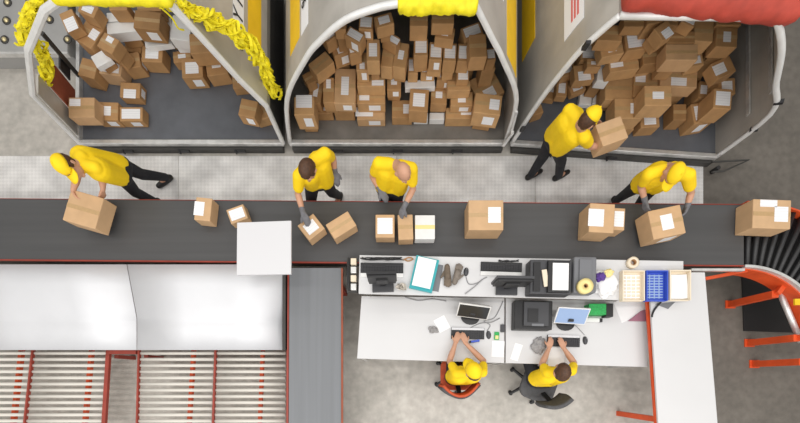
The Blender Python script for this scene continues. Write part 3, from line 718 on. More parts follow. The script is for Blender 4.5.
desk('white desk where the dark-haired typist sits', 'white', [(506, 298), (650, 302), (647.5, 367), (505.8, 363)], DZ, .03, (0, 1, 2, 3))
t = desk('raised white counter along the belt holding keyboards, printer and trays', 'white', [(359.5, 255), (683.5, 261), (683.5, 301.5), (358.5, 293.5)], UZ, .03, (), name='counter', legpos=[(x, y) for x in (-.42, .47, 1.5, 2.4, 2.98) for y in (1.135, 1.40)])
t['category'] = 'counter'
t = desk('long white table with red frame, standing apart at the counter end', 'white', [(649, 272), (705, 272.3), (720, 450), (660, 450)], RZ, .03, (0, 1), legm='orange', apron=[(0, 3), (1, 2)], name='work_table')
p = at(658.5, 420, .88); MB().box((p.x + .04, p.y, .43), (.06, .07, .86)).build('leg', M['orange'], t); p = at(712, 418, .88); MB().box((p.x, p.y, .43), (.06, .07, .86)).build('leg', M['orange'], t)

# ---- things on the counter and desks
def U(px, py, dz=0): return at(px, py, UZ + dz + .0005)
def D(px, py, dz=0): return at(px, py, DZ + dz + .0005)
def keyboard(c, w, d, rz, label, silver='n'):
    t = thing('keyboard', c, label, 'keyboard', 'computer keyboards')
    R = Matrix.Translation(Vector(c)) @ Matrix.Rotation(rz, 4, 'Z')
    tr = lambda v: R @ Vector(v)
    def bx(name, cc, s, m, par=t):
        q = MB(); q.box(None, s, mtx=R @ Matrix.Translation(Vector(cc))); return q.build(name, M[m], par)
    bx('case', (0, 0, .010), (w, d, .018), 'black')
    if silver == 'n': bx('silver_strip', (0, d / 2 - .016, .021), (w * .98, .03, .004), 'silver')
    if silver == 's': bx('palm_rest', (0, -d / 2 - .022, .009), (w, .05, .016), 'rim')
    q = MB(); rows = 5
    for r in range(rows):
        n = 15
        for k in range(n):
            if n and not (r == 4 and 3 < k < 9):
                q.box(None, (w / n * .8, d / 7.2 * .8, .008), mtx=R @ Matrix.Translation(Vector((-w / 2 + (k + .5) * w / n * .97 + .004, -d / 2 + .012 + (r + .5) * d / 7.2, .022))))
    q.box(None, (w * .36, d / 7.2 * .8, .008), mtx=R @ Matrix.Translation(Vector((-w * .1, -d / 2 + .012 + 4.5 * d / 7.2 * .0 + .5 * d / 7.2, .0225))))
    q.build('keys', M['key'], t)
    return t
def monitor(c, w, h, rz, tilt, label, frame='rim', scr='screen', base='black', back='black', big=0):
    """c: foot point on the desk; rz turns the screen normal from -y"""
    t = thing('monitor', c, label, 'monitor', 'flat computer monitors')
    R = Matrix.Translation(Vector(c)) @ Matrix.Rotation(rz, 4, 'Z')
    q = MB(); q.ell(None, (.12, .09, .012), mtx=R @ Matrix.Translation((0, 0, .012))); q.build('foot', M[base], t, True)
    q = MB(); q.box(None, (.06, .03, .16), mtx=R @ Matrix.Translation((0, .02, .09))); q.build('neck', M[base], t)
    if big:
        q = MB(); q.box(None, (.26, .12, .03), mtx=R @ Matrix.Translation((0, .045, .022))); q.bevel(.006); q.build('dock', M['darkgrey'], t)
    S = R @ Matrix.Translation((0, -.01, .10)) @ Matrix.Rotation(tilt, 4, 'X')      # tilt leans the top back
    q = MB(); q.box(None, (w, .03, h), mtx=S @ Matrix.Translation((0, 0, h / 2))); q.bevel(.004); hs = q.build('bezel', M[frame], t)
    q = MB(); q.box(None, (w * .93, .003, h * .88), mtx=S @ Matrix.Translation((0, -.0165, h / 2))); q.build('screen', M[scr], hs)
    q = MB(); q.box(None, (w * .94, .03, h * .86), mtx=S @ Matrix.Translation((0, .028, h / 2))); q.box(None, (w * .4, .03, h * .45), mtx=S @ Matrix.Translation((0, .05, h * .45))); q.bevel(.006); q.build('back_cover', M[back], t)
    return t
def mouse(c, rz, label):
    R = Matrix.Translation(Vector(c)) @ Matrix.Rotation(rz, 4, 'Z')
    t = thing('computer_mouse', c, label, 'mouse', 'computer mice')
    q = MB(); q.ell(None, (.032, .055, .034), mtx=R)
    for v in list(q.b.verts):
        if v.co.z < c[2]: v.co.z = c[2]
    q.build('shell', M['darkgrey'], t, True)
    q = MB(); q.box(None, (.007, .02, .01), mtx=R @ Matrix.Translation((0, .025, .032))); q.build('wheel', M['midgrey'], t)
def wire(pts, r, name, label, m='cable'):
    return tag(MB().tube(refine3(pts, 6), r, 6).build(name, M[m], None, True), label, 'cable', 'cables on the desks')
def paper(px, py, w, d, rz, z, label, m='paper', name='paper_sheet', th=.002):
    c = at(px, py, z + th + .0006); k = (H - z) / F
    return tag(MB().box((c.x, c.y, z + .0008 + th / 2), (w * k, d * k, th), math.radians(rz)).build(name, M[m]), label, 'paper', 'loose papers')
def crumple(c, r, m, name, label, cat, seed, flat=.45):
    q = MB(); bmesh.ops.create_icosphere(q.b, subdivisions=4, radius=1)
    for v in q.b.verts:
        n = noise.noise(v.co * 1.6 + Vector((seed, 0, 0))) * .55 + noise.noise(v.co * 4 + Vector((0, seed, 0))) * .25
        v.co *= 1 + n; v.co = Vector((v.co.x * r[0], v.co.y * r[1], max(0, (v.co.z + .5) * flat * min(r))))
        v.co += Vector(c)
    return tag(q.build(name, M[m], None, True), label, cat)

# counter, first workstation: the monitors here face the belt
keyboard(U(382, 268.5), .52, .125, -.01, 'keyboard half hidden by the monitor at the counter end by the side belt', 's')
monitor(U(383, 284), .34, .27, PI + .03, .06, 'monitor with cables beside it at the counter end by the side belt', frame='black', big=1)
keyboard(U(501, 267.5), .50, .115, -.03, 'keyboard with white palm rest in the middle of the counter', 's')
monitor(U(506, 287), .42, .27, PI - .02, .02, 'monitor seen from behind next to the printer on the counter', frame='darkgrey', big=1)
for k in range(6):
    cx, cy = 401.5 + random.uniform(-1.2, 2.2), 287.5 + random.uniform(-1.5, 2)
    pts = [U(cx + (2.2 + .5 * k) * math.cos(2.1 * q + k) + random.uniform(-.8, .8), cy + (1.6 + .35 * k) * math.sin(2.1 * q + k) + random.uniform(-.7, .7), .008 + .013 * k) for q in range(9)]
    wire(pts, .0055, 'cable', 'looped beige cable in the pile beside the monitor at the counter end', 'beige')
for k in range(6):
    wire([U(362 + 8 * i + random.uniform(-2, 2), 258.5 + random.uniform(-1.2, 1.6), (.012 + .009 * k)) for i in range(6)], .006, 'cable', 'tangled dark cable along the counter edge above the first keyboard', 'black')
wire([U(404, 259, .01), U(408, 261, .01), U(413, 259, .01), U(409, 257.5, .02), U(403, 260, .014)], .008, 'cable', 'short brown coiled cable beside the teal binder', 'core')
# binder and folder
p = U(424, 275); k = (H - UZ) / F
t = thing('ring_binder', p, 'teal ring binder lying open with white pages on the counter', 'binder'); rz = math.radians(-13)
def rbx(t, name, c, s, rz, m, ctr):
    q = MB(); q.box(None, s, mtx=Matrix.Translation(Vector(ctr)) @ Matrix.Rotation(rz, 4, 'Z') @ Matrix.Translation(Vector(c))); return q.build(name, M[m], t)
rbx(t, 'cover', (0, 0, .02), (23 * k, 33 * k, .04), rz, 'teal', p + Vector((0, 0, .004)))
rbx(t, 'pages', (-.004, .01, .048), (18.5 * k, 29 * k, .014), rz, 'paper', p + Vector((0, 0, .004)))
rbx(t, 'page_block', (0.012, -.16, .045), (.18, .03, .01), rz, 'teal', p + Vector((0, 0, .004)))
tag(MB().box(U(437.5, 278) + Vector((0, 0, .0015)), (.085, .33, .003), math.radians(-10)).build('folder', M['midgrey']), 'slim grey folder along the teal binder edge', 'folder')
# work gloves
def workglove(c, rz, label, m):
    q = MB(); R = Matrix.Translation(Vector(c)) @ Matrix.Rotation(rz, 4, 'Z'); tr = lambda x, y, z: R @ Vector((x, y, z))
    q.cap(tr(0, -.10, .046), tr(0, .02, .046), .034, .042)
    for i, (dx, l) in enumerate(((-.033, .07), (-.011, .085), (.011, .08), (.033, .065))): q.cap(tr(dx * .8, .03, .042), tr(dx * 1.15, .05 + l, .022), .016, .012)
    q.cap(tr(.035, -.04, .04), tr(.075, .02, .024), .017, .013)
    tag(remesh(q, .008, 'work_glove', M[m], None, 1), label, 'glove', 'pair of work gloves')
def remesh(mb, vox, name, m, parent, smooth=2):
    bmesh.ops.recalc_face_normals(mb.b, faces=mb.b.faces)
    me = bpy.data.meshes.new('tmp'); mb.b.to_mesh(me); mb.b.free()
    o = bpy.data.objects.new('tmp', me); C.objects.link(o)
    r = o.modifiers.new('r', 'REMESH'); r.mode = 'VOXEL'; r.voxel_size = vox; r.use_smooth_shade = True
    if smooth:
        s = o.modifiers.new('s', 'SMOOTH'); s.iterations = smooth; s.factor = .5
    dg = bpy.context.evaluated_depsgraph_get(); me2 = bpy.data.meshes.new_from_object(o.evaluated_get(dg))
    bpy.data.objects.remove(o); bpy.data.meshes.remove(me)
    q = MB(); q.b.from_mesh(me2); bpy.data.meshes.remove(me2)
    for v in q.b.verts: pass
    return q.build(name, m, parent, True)
workglove(U(447, 276), PI + .05, 'brownish work glove nearer the teal binder', 'sand')
workglove(U(456.5, 275.5), -.3, 'greyish work glove nearer the computer mouse', 'gloveb')
mouse(U(466, 272), -.1, 'mouse on the counter beside the work gloves')
wire([U(466, 277, .008), U(469, 284, .008), U(477, 283, .008), U(483, 279, .008), U(487, 277, .008)], .0055, 'cable', 'pale mouse cable curling across the counter')
wire([U(483, 279, .014), U(474, 287, .014), U(465, 294, .014)], .0055, 'cable', 'pale cable running off the counter front edge')
for k in range(3):
    wire([U(500 + 6 * i + random.uniform(-2, 2), 260.5 + random.uniform(-1, 1.4), .01 + .006 * k) for i in range(4)], .006, 'cable', 'dark cable bunch behind the middle keyboard', 'black')
# label printer
k = (H - UZ) / F
p = U(545, 281); t = thing('printer', p, 'dark grey printer with white sheets on top, on the counter', 'printer')
MB().box(p + Vector((0, 0, .085)), (40 * k, 33 * k, .17), -.02).bevel(.012).build('body', M['darkgrey'], t)
MB().box(p + Vector((-.17, 0, .178)), (.08, .34, .016), -.02).bevel(.004).build('side_cover', M['black'], t)
MB().box(p + Vector((.075, -.005, .19)), (.25, .37, .04), -.02).bevel(.006).build('paper_tray', M['black'], t)
MB().box(p + Vector((.092, -.01, .214)), (.185, .315, .008), -.02).build('paper_stack', M['paper'], t)
MB().box(p + Vector((-.075, -.02, .19)), (.06, .2, .015), .15).bevel(.004).build('paper_strip', M['cream'], t)
# grey scanner / label machine with tape roll on it
p = U(578.5, 278.5); t = thing('label_machine', p, 'blue-grey machine with rounded cover between printer and paper pile', 'machine')
MB().box(p + Vector((0, 0, .08)), (22 * k, 35 * k, .16), -.02).bevel(.02).build('body', M['midgrey'], t)
MB().box(p + Vector((-.005, .03, .168)), (12 * k, 24 * k, .02), -.02).bevel(.006).build('cover', M['midgrey'], t)
def roll(c, ro, ri, h, label, m='tapeyel', side='cream'):
    t = thing('tape_roll', c, label, 'tape roll', 'rolls of tape'); MB().ring(c, ro, ri + .006, h).build('tape', M[m], t, True); MB().ring(c, ri + .006, ri, h).build('core', M['core'], t, True)
tp = at(585.5, 286, UZ + .225); roll(Vector((tp.x, tp.y - .0, UZ + .180)), .088, .02, .055, 'roll of yellow tape lying on the blue-grey machine', 'tapeyel')
roll(U(631, 263.5), .068, .03, .05, 'cream tape roll standing alone at the counter edge behind trays', 'cream')
crumple(U(604, 284), (.15, .15, .1), 'paper', 'wrapping_paper', 'crumpled white wrapping paper between the machine and the trays', 'paper', 3, .5)
crumple(U(599.5, 277, .075), (.065, .05, .05), 'purple', 'cloth', 'purple cloth on the crumpled white paper', 'cloth', 6, .7)
crumple(U(609, 273, .11), (.05, .045, .05), 'tapeyel', 'sticky_note_pad', 'yellow slip on the crumpled white paper', 'paper', 12, .25)
# letter trays
def tray(px, py, w, d, label, m, ins, n, rz=0.0):
    p = U(px, py); k = (H - UZ - .04) / F; W, Dd = w * k, d * k
    t = thing('letter_tray', p, label, 'tray', 'plastic letter trays')
    for nm, c, s in (('tray_floor', (0, 0, .006), (W, Dd, .01)), ('side_wall', (-W / 2 + .006, 0, .04), (.012, Dd, .06)), ('side_wall', (W / 2 - .006, 0, .04), (.012, Dd, .06)),
                     ('end_wall', (0, Dd / 2 - .006, .04), (W - .024, .012, .06)), ('end_wall', (0, -Dd / 2 + .006, .025), (W - .024, .012, .03))):
        MB().box(p + Vector(c), s, 0).build(nm, M[m], t)
    q = MB()
    if n > 0:
        for i in range(n): q.box(p + Vector((0, -Dd / 2 + .05 + (Dd - .1) * i / (n - 1), .016)), (W * .8, .014, .008))
        for i in (-1, 0, 1): q.box(p + Vector((i * W * .22, 0, .016)), (.012, Dd * .8, .006))
        q.build('grid', M[ins], t)
    else:
        for i in range(6): q.box(p + Vector((-W * .3 + i * W * .11, -.01, .016 + .003 * i)), (W * .42, Dd * .8, .002), .04 * (i - 3))
        q.build('papers', M[ins], t)
tray(630, 287, 22, 30, 'cream letter tray with slotted floor, beside the blue tray', 'cream', 'paper', 7)
tray(653.2, 287, 21.5, 30, 'blue letter tray between two cream trays', 'blue', 'midblue' if 'midblue' in M else 'screenlit', 9)
tray(676, 286.5, 21, 30, 'cream letter tray holding leaning papers at the counter end', 'cream', 'paper', 0)
# things below / in front of the counter
for px, py, rz, label in ((478, 317, 0.06, 'white monitor with dark screen facing the yellow-capped typist'),):
    monitor(D(470, 318), .40, .20, -.13, -.72, label, base='black')
monitor(D(565, 324), .40, .22, -.06, -.95, 'white monitor with pale blue screen facing the dark-haired typist', scr='screenlit')
keyboard(D(467.5, 333.5), .43, .145, -.02, 'keyboard under the hands of the yellow-capped typist')
keyboard(D(563, 341), .42, .15, -.03, 'keyboard under the hands of the dark-haired typist')
mouse(D(488.5, 335), .1, 'mouse beside the keyboard of the yellow-capped typist')
mouse(D(585, 340.5), .1, 'mouse beside the keyboard of the dark-haired typist')
wire([D(584.5, 335, .006), D(580, 330, .006), D(575, 325, .006), D(571, 322, .006)], .004, 'cable', 'thin mouse cable behind the keyboard of the dark-haired typist')
wire([D(487, 331, .006), D(490, 325, .006), D(484, 321, .006), D(494, 318, .006), D(500, 308, .006), D(503, 301, .006)], .0055, 'cable', 'grey cable snaking past the monitor of the yellow-capped typist')
wire([D(468, 329, .006), D(476, 325, .006), D(482, 323, .016), D(492, 322, .022), D(500, 318, .006)], .0055, 'cable', 'grey keyboard cable behind the keyboard of the yellow-capped typist')
wire([D(405, 297, .006), D(418, 300.5, .006), D(432, 299, .006), D(446, 301, .006)], .007, 'cable', 'grey cable lying at the back of the capped typist\'s desk', 'cable')
t = thing('calculator', D(496.5, 336), 'small green and yellow pocket device beside the mouse', 'device'); c = D(496.5, 336)
MB().box(c + Vector((0, 0, .008)), (.062, .10, .015), -.05).build('case', M['green'], t); MB().box(c + Vector((0, -.018, .0165)), (.04, .045, .003), -.05).build('face', M['tapeyel'], t)
t = thing('card_reader', D(502.3, 328.5), 'small black card reader at the seam between the desks', 'device'); c = D(502.3, 328.5)
MB().box(c + Vector((0, 0, .012)), (.055, .10, .024)).bevel(.005).build('case', M['darkgrey'], t)
t = thing('stapler', D(474, 341.5), 'black and blue stapler below the keyboard of the capped typist', 'stapler'); c = D(474, 341.5)
rbx(t, 'base', (0, 0, .006), (.13, .03, .012), .15, 'black', c); rbx(t, 'arm', (0.01, 0, .028), (.11, .026, .018), .15, 'blue', c)
paper(442, 324, 12, 14, 28, DZ, 'white paper sheet beside the grey rag on the capped typist\'s desk'); paper(498, 349, 12.5, 16, -3, DZ, 'white paper sheet under the pocket device')
paper(516.5, 352, 8, 17, -18, DZ, 'narrow white paper strip near the seam on the dark-haired typist\'s desk'); paper(556.5, 357, 16, 19, -4, DZ, 'white paper sheet between the arms of the dark-haired typist')
crumple(D(433, 330), (.06, .045, .05), 'sgrey', 'rag', 'small grey rag on the desk of the capped typist', 'rag', 21); crumple(D(539, 345.5), (.085, .095, .05), 'sgrey', 'rag', 'crumpled grey rag on the desk of the dark-haired typist', 'rag', 31)
# black device stack on the second desk
p = D(529.5, 317); k2 = (H - DZ - .15) / F; t = thing('printer', p, 'black printer below the counter on the dark-haired typist\'s desk', 'printer')
MB().box(p + Vector((0, 0, .07)), (38 * k2, 29 * k2, .14), -.02).bevel(.01).build('body', M['black'], t)
MB().box(p + Vector((.025, .01, .155)), (25 * k2, 24 * k2, .03), -.02).bevel(.006).build('lid', M['darkgrey'], t)
MB().box(p + Vector((-.02, -.01, .174)), (.13, .17, .01), -.02).build('panel', M['black'], t)
MB().box(p + Vector((.04, -.13, .172)), (.15, .03, .006), -.02).build('paper_slot', M['midgrey'], t)
p = D(594, 311); t = thing('toner_box', p, 'green printed box with black end, behind the pale blue monitor', 'box')
MB().box(p + Vector((-.02, 0, .06)), (.22, .14, .12)).bevel(.004).build('body', M['green'], t); MB().box(p + Vector((.14, -.01, .055)), (.09, .17, .11)).bevel(.004).build('end_cap', M['black'], t)
t = thing('telephone', D(588, 320.5), 'white desk telephone bar with a black end beside the pale blue monitor', 'telephone'); c = D(588, 320.5)
rbx(t, 'handset', (0, 0, .02), (.26, .05, .035), -.02, 'rim', c); rbx(t, 'black_end', (.15, 0, .02), (.035, .045, .036), -.02, 'black', c)
paper(633, 306.5, 33, 22, 22, DZ, 'large white paper at the counter end of the dark-haired typist\'s desk', th=.004)
q = MB(); z = DZ + .012; q.prism([at(628, 321, z), at(649, 321.5, z), at(651, 308, z), at(641, 311, z)], DZ + .007, z + .01); tag(q.build('cloth', M['mauve']), 'folded mauve cloth on the large white paper', 'cloth')
q = MB(); z = RZ + .003; q.prism([at(655, 304, z), at(668, 309, z), at(675, 302, z)], RZ + .001, z + .003); tag(q.build('card', M['midgrey']), 'grey card lying on the long white table below the trays', 'card')
wire([at(661, 302, RZ + .03), at(655, 309, RZ + .012), at(652.5, 314, RZ + .012), at(652, 317, RZ + .012)], .012, 'cable', 'thick black cable over the corner of the long white table', 'black')
# terminal at the end of the counter
t = thing('cable_terminal', at(352, 275, 0), 'metal cable terminal with cream sockets at the counter end', 'terminal')
c = at(352, 275, .9)
MB().box((c.x, c.y, .44), (.05, .05, .88)).build('post', M['dark'], t); MB().box((c.x, c.y, .89), (.13, .44, .02)).build('plate', M['dark'], t)
for i, m in enumerate(('alu', 'cream', 'alu', 'cream')): MB().box((c.x + .025, c.y - .16 + i * .105, .925), (.07, .08, .05)).bevel(.005).build('socket', M[m], t)
MB().tube(refine3([(c.x - .03, c.y - .2, .93), (c.x - .045, c.y, .95), (c.x - .03, c.y + .2, .93)], 5), .014, 8).build('cable', M['black'], t)

# ------------------------------------------------------------------ chairs
def star_base(t, c, r, rot, seatz):
    for i in range(5):
        a = rot + i * 2 * PI / 5; e = Vector((math.cos(a), math.sin(a), 0)); o = Vector((c.x, c.y, 0))
        lg = MB().cap(o + Vector((0, 0, .11)), o + e * r + Vector((0, 0, .075)), .03, .02, 8).build('base_leg', M['black'], t, True)
        MB().cap(o + e * r + e.cross(Vector((0, 0, 1))) * .012 + Vector((0, 0, .03)), o + e * r - e.cross(Vector((0, 0, 1))) * .012 + Vector((0, 0, .03)), .028, .028, 10).build('caster', M['black'], lg, True)
    MB().cyl((c.x, c.y, .09), .032, seatz - .12, 16).build('gas_lift', M['darkgrey'], t, True)
def pad(c, w, d, h, rz, r=.05):
    q = MB(); q.box(None, (w, d, h), mtx=Matrix.Translation(Vector(c)) @ Matrix.Rotation(rz, 4, 'Z'))
    bmesh.ops.bevel(q.b, geom=[e for e in q.b.edges if abs(e.verts[0].co.z - e.verts[1].co.z) > h * .9], offset=min(w, d) * .28, segments=6, affect='EDGES', profile=.5)
    bmesh.ops.bevel(q.b, geom=[e for e in q.b.edges if e.calc_face_angle(0) > .9], offset=h * .3, segments=3, affect='EDGES', profile=.5); return q
def backshell(c, rz, w, h, curve, tilt, z0, th):
    """curved backrest; c = middle of its foot, arc open toward +y before turning"""
    rows = []
    R = Matrix.Translation(Vector(c)) @ Matrix.Rotation(rz, 4, 'Z')
    for i in range(7):
        v = i / 6; sc = 1 - .22 * abs(v - .45) ** 1.5 * 2; row = []
        for j in range(13):
            u = (j / 12 - .5) * 2; row.append(R @ Vector((u * w / 2 * sc, curve * u * u - tilt * v * h, z0 + v * h)))
        rows.append(row)
    return MB().sheet(rows, th)
c = at(458, 384, 0) ; c = Vector((c.x - .16, c.y + .0, 0))
c1 = Vector((.79, .08, 0)); 
t = thing('office_chair', c1, 'office chair with curved red back, holding the yellow-capped typist', 'chair', 'office chairs')
star_base(t, c1, .28, 2.44, .47); pad((c1.x, c1.y, .46), .46, .44, .06, 0).build('seat', M['chairred'], t, True)
backshell((c1.x, c1.y - .27, 0), .05, .54, .27, .15, .08, .55, .03).build('backrest', M['chairred'], t, True)
backshell((c1.x, c1.y - .298, 0), .05, .56, .25, .15, .08, .55, .022).build('back_cover', M['chairgrey'], t, True)
MB().bar((c1.x, c1.y - .10, .43), (c1.x + .01, c1.y - .30, .62), .06, .02).build('back_stem', M['black'], t)
c2 = Vector((1.92, -.04, 0))
t = thing('office_chair', c2, 'dark grey office chair with separate backrest, behind the dark-haired typist', 'chair', 'office chairs')
star_base(t, c2, .30, 3.68, .47); pad((c2.x, c2.y - .02, .46), .48, .46, .07, -.35).build('seat', M['chairgrey'], t, True)
e = Vector((math.sin(-.35), -math.cos(-.35), 0)); e = Vector((.30, -.95, 0)).normalized()
bc = c2 + e * .26
backshell((bc.x, bc.y, 0), .31, .40, .34, .05, .14, .60, .045).build('backrest', M['chairgrey'], t, True)
MB().bar(c2 + e * .1 + Vector((0, 0, .42)), bc + e * .03 + Vector((0, 0, .70)), .06, .025).build('back_stem', M['black'], t)

# ------------------------------------------------------------------ people
def hand(mb, w, d, n, thumb, k=1.0, curl=.5, fat=0.0):
    """w wrist, d direction of the fingers, n palm normal (the way the palm faces), thumb: +1/-1 side"""
    d = Vector(d).normalized(); n = Vector(n); n = (n - d * n.dot(d)).normalized(); s = d.cross(n) * thumb
    w = Vector(w); f = fat
    for i, (o, L) in enumerate(((.030, .070), (.010, .080), (-.010, .074), (-.029, .058))):
        kn = w + d * (.085 - .006 * abs(i - 1)) * k + s * o * k
        mb.cap(w + d * .012 + s * o * .55 * k, kn, .0165 + f, .0125 + f, 8)
        a1 = curl * .5; p1 = kn + (d * math.cos(a1) + n * math.sin(a1)) * L * .5 * k
        a2 = curl * 1.2; p2 = p1 + (d * math.cos(a2) + n * math.sin(a2)) * L * .3 * k
        a3 = curl * 1.8; p3 = p2 + (d * math.cos(a3) + n * math.sin(a3)) * L * .22 * k
        mb.cap(kn, p1, .0105 + f, .0095 + f, 8); mb.cap(p1, p2, .0095 + f, .0088 + f, 8); mb.cap(p2, p3, .0088 + f, .0075 + f, 8)
    b = w + d * .028 * k + s * .022 * k; t1 = b + (d * .55 + s * .75 + n * .25).normalized() * .042 * k; t2 = t1 + (d * .85 + s * .3 + n * .35).normalized() * .034 * k
    mb.cap(b, t1, .015 + f, .0115 + f, 8); mb.cap(t1, t2, .0115 + f, .009 + f, 8)
def person(label, J, cap=None, hair=None, gloves=(), visor=True, root=None, sw=1.0, sl=1.0):
    """J: joints in world space: head, face, up, neck, chest, pelvis, sl, sr, el, er, wl, wr, hl, hr (hip), kl, kr, al, ar, tl, tr; hdl/hdr fingers, hnl/hnr palm"""
    V = {k: Vector(v) for k, v in J.items() if k not in ('curl',)}
    fwd = V['face'].normalized(); up = V['up']; up = (up - fwd * up.dot(fwd)).normalized(); side = fwd.cross(up)
    hm = Matrix((side, fwd, up)).transposed().to_4x4(); hm.translation = V['head']
    base = Vector((V['pelvis'].x, V['pelvis'].y, 0))
    t = thing('person', base, label, 'person', 'warehouse workers')
    hp = lambda x, y, z: hm @ Vector((x, y, z))
    lt = (V['sr'] - V['sl']).normalized()
    # --- body, one surface
    b = MB()
    b.ell(None, (.076, .094, .110), mtx=hm @ Matrix.Translation((0, -.008, .018)), n=20)
    b.ell(None, (.060, .074, .085), mtx=hm @ Matrix.Translation((0, .022, -.055)), n=16)
    b.ell(None, (.030, .025, .022), mtx=hm @ Matrix.Translation((0, .080, -.108)), n=10)
    b.cap(hp(0, .092, .005), hp(0, .112, -.035), .010, .016, 8)
    b.ell(None, (.022, .012, .006), mtx=hm @ Matrix.Translation((0, .092, -.068)), n=8)
    b.ell(None, (.022, .012, .007), mtx=hm @ Matrix.Translation((0, .088, -.080)), n=8)
    for s in (-1, 1):
        b.ell(None, (.012, .024, .034), mtx=hm @ Matrix.Translation((s * .079, -.012, -.010)), n=10)
        b.cap(hp(s * .02, .088, .022), hp(s * .05, .078, .022), .009, .008, 8)
    b.cap(V['neck'], hp(0, -.02, -.06), .058, .054)
    ch, pv = V['chest'], V['pelvis']
    for s, k in ((-1, 'sl'), (1, 'sr')):
        b.cap(V['hl' if s < 0 else 'hr'] + Vector((0, 0, .02)), ch + lt * s * .075, .105, .115)
        b.cap(ch + lt * s * .06, V['neck'], .10, .055); b.cap(V['neck'] + (V[k] - V['neck']) * .3, V[k], .055, .056)
    for s, sh, e, w in (('l', 'sl', 'el', 'wl'), ('r', 'sr', 'er', 'wr')):
        b.cap(V[sh], V[e], .050, .038); b.cap(V[e], V[e].lerp(V[w], .35), .039, .040); b.cap(V[e].lerp(V[w], .35), V[w], .040, .025)
        hand(b, V[w], V['hd' + s], V['hn' + s], 1 if s == 'l' else -1, curl=J.get('curl', .5))
    for s in 'lr':
        h, kn, an, to = V['h' + s], V['k' + s], V['a' + s], V['t' + s]
        b.cap(h, kn, .083, .055); b.cap(kn, kn.lerp(an, .35), .054, .056); b.cap(kn.lerp(an, .35), an, .056, .036); b.cap(an, to, .04, .03)
    remesh(b, .0075, 'body', M['skin'], t, 2)
    for s in (-1, 1):
        MB().ell(hp(s * .033, .083, .004), (.012,) * 3, n=10).build('eye', M['eye'], t, True)
    # --- shirt
    b = MB()
    for s, k, hk in ((-1, 'sl', 'hl'), (1, 'sr', 'hr')):
        hip = V[hk] + (ch - pv) * .08
        b.cap(hip, ch + lt * s * .078, .122 * sw, .132 * sw); b.cap(ch + lt * s * .07, V['neck'] - (V['neck'] - ch) * .1, .115, .066); b.cap(V['neck'] + (V[k] - V['neck']) * .35, V[k], .070 * sl, .072 * sl)
        e = V['el' if s < 0 else 'er']; b.cap(V[k], V[k].lerp(e, .62), .074 * sl, .064 * sl)
    b.cap(V['hl'] + (ch - pv) * .2, V['hr'] + (ch - pv) * .2, .118, .118)
    remesh(b, .011, 'shirt', M['yellow'], t, 3)
    # --- trousers
    b = MB(); b.cap(V['hl'], V['hr'], .116, .116)
    for s in 'lr':
        h, kn, an = V['h' + s], V['k' + s], V['a' + s]
        b.cap(h, kn, .098, .072); b.cap(kn, an, .072, .055)
    remesh(b, .012, 'trousers', M['trouser'], t, 2)
    for s in 'lr':
        b = MB(); an, to = V['a' + s], V['t' + s]; d = (to - an); dd = Vector((d.x, d.y, 0)).normalized() * .15
        p = Vector((an.x, an.y, an.z - .05)); b.cap(p - dd * .25, p + dd * .5, .046, .048); b.cap(p + dd * .5, p + dd * 1.15, .048, .036); b.cap(an + Vector((0, 0, .01)), p, .052, .046)
        for v in b.b.verts: v.co.z = max(v.co.z, an.z - .088)
        remesh(b, .010, 'shoe', M['shoe'], t, 1)
    for s in gloves:
        b = MB(); w = V['w' + s]; e = V['e' + s]; b.cap(w.lerp(e, .22), w, .036, .031); hand(b, w, V['hd' + s], V['hn' + s], 1 if s == 'l' else -1, curl=J.get('curl', .5), fat=.0045)
        remesh(b, .0065, 'glove', M['glove'], t, 1)
    # --- hair and cap
    if hair:
        b = MB(); b.ell(None, (.086, .106, .120), mtx=hm @ Matrix.Translation((0, -.014, .020)), n=24)
        inv = hm.inverted(); dead = []
        for v in b.b.verts:
            l = inv @ v.co
            if (l.y > .045 and l.z < .065) or (l.z < -.02 and l.y > -.03) or l.z < -.085: dead.append(v)
        bmesh.ops.delete(b.b, geom=dead, context='VERTS'); bmesh.ops.solidify(b.b, geom=b.b.faces[:], thickness=.008)
        for v in b.b.verts: v.co += (v.co - V['head']).normalized() * .006 * noise.noise(v.co * 40)
        b.build('hair', M['hair'], t, True)
    if cap:
        b = MB(); b.ell(None, (.092, .112, .118), mtx=hm @ Matrix.Translation((0, -.010, .030)), n=24)
        inv = hm.inverted(); bmesh.ops.delete(b.b, geom=[v for v in b.b.verts if (inv @ v.co).z < .030], context='VERTS'); bmesh.ops.solidify(b.b, geom=b.b.faces[:], thickness=.006)
        cp = b.build('cap', M[cap], t, True)
        b = MB(); rows = []
        for i in range(5):
            q = i / 4; rows.append([hp(.086 * math.sin(a) * (1 - .06 * q), .086 * math.cos(a) + q * .085 * math.cos(a) ** .5 + .012, .042 - q * .022 - .018 * abs(math.sin(a))) for a in [(-1.15 + 2.3 * j / 12) for j in range(13)]])
        b.sheet(rows, .006).build('visor', M[cap], cp, True)
        MB().ell(hp(0, -.01, .149), (.010,) * 3, n=8).build('cap_button', M[cap], cp, True)
    return t
def J_legs(J, fl, fr, face, kneefwd=.05):
    """standing legs from hips to ankles at floor points fl, fr"""
    f = Vector(face); f.z = 0; f.normalize()
    for s, p in (('l', fl), ('r', fr)):
        p = Vector(p); J['a' + s] = (p.x, p.y, .10); h = Vector(J['h' + s]); mid = (h + Vector((p.x, p.y, .10))) / 2
        J['k' + s] = mid + f * kneefwd; J['t' + s] = Vector((p.x, p.y, .05)) + f * .13
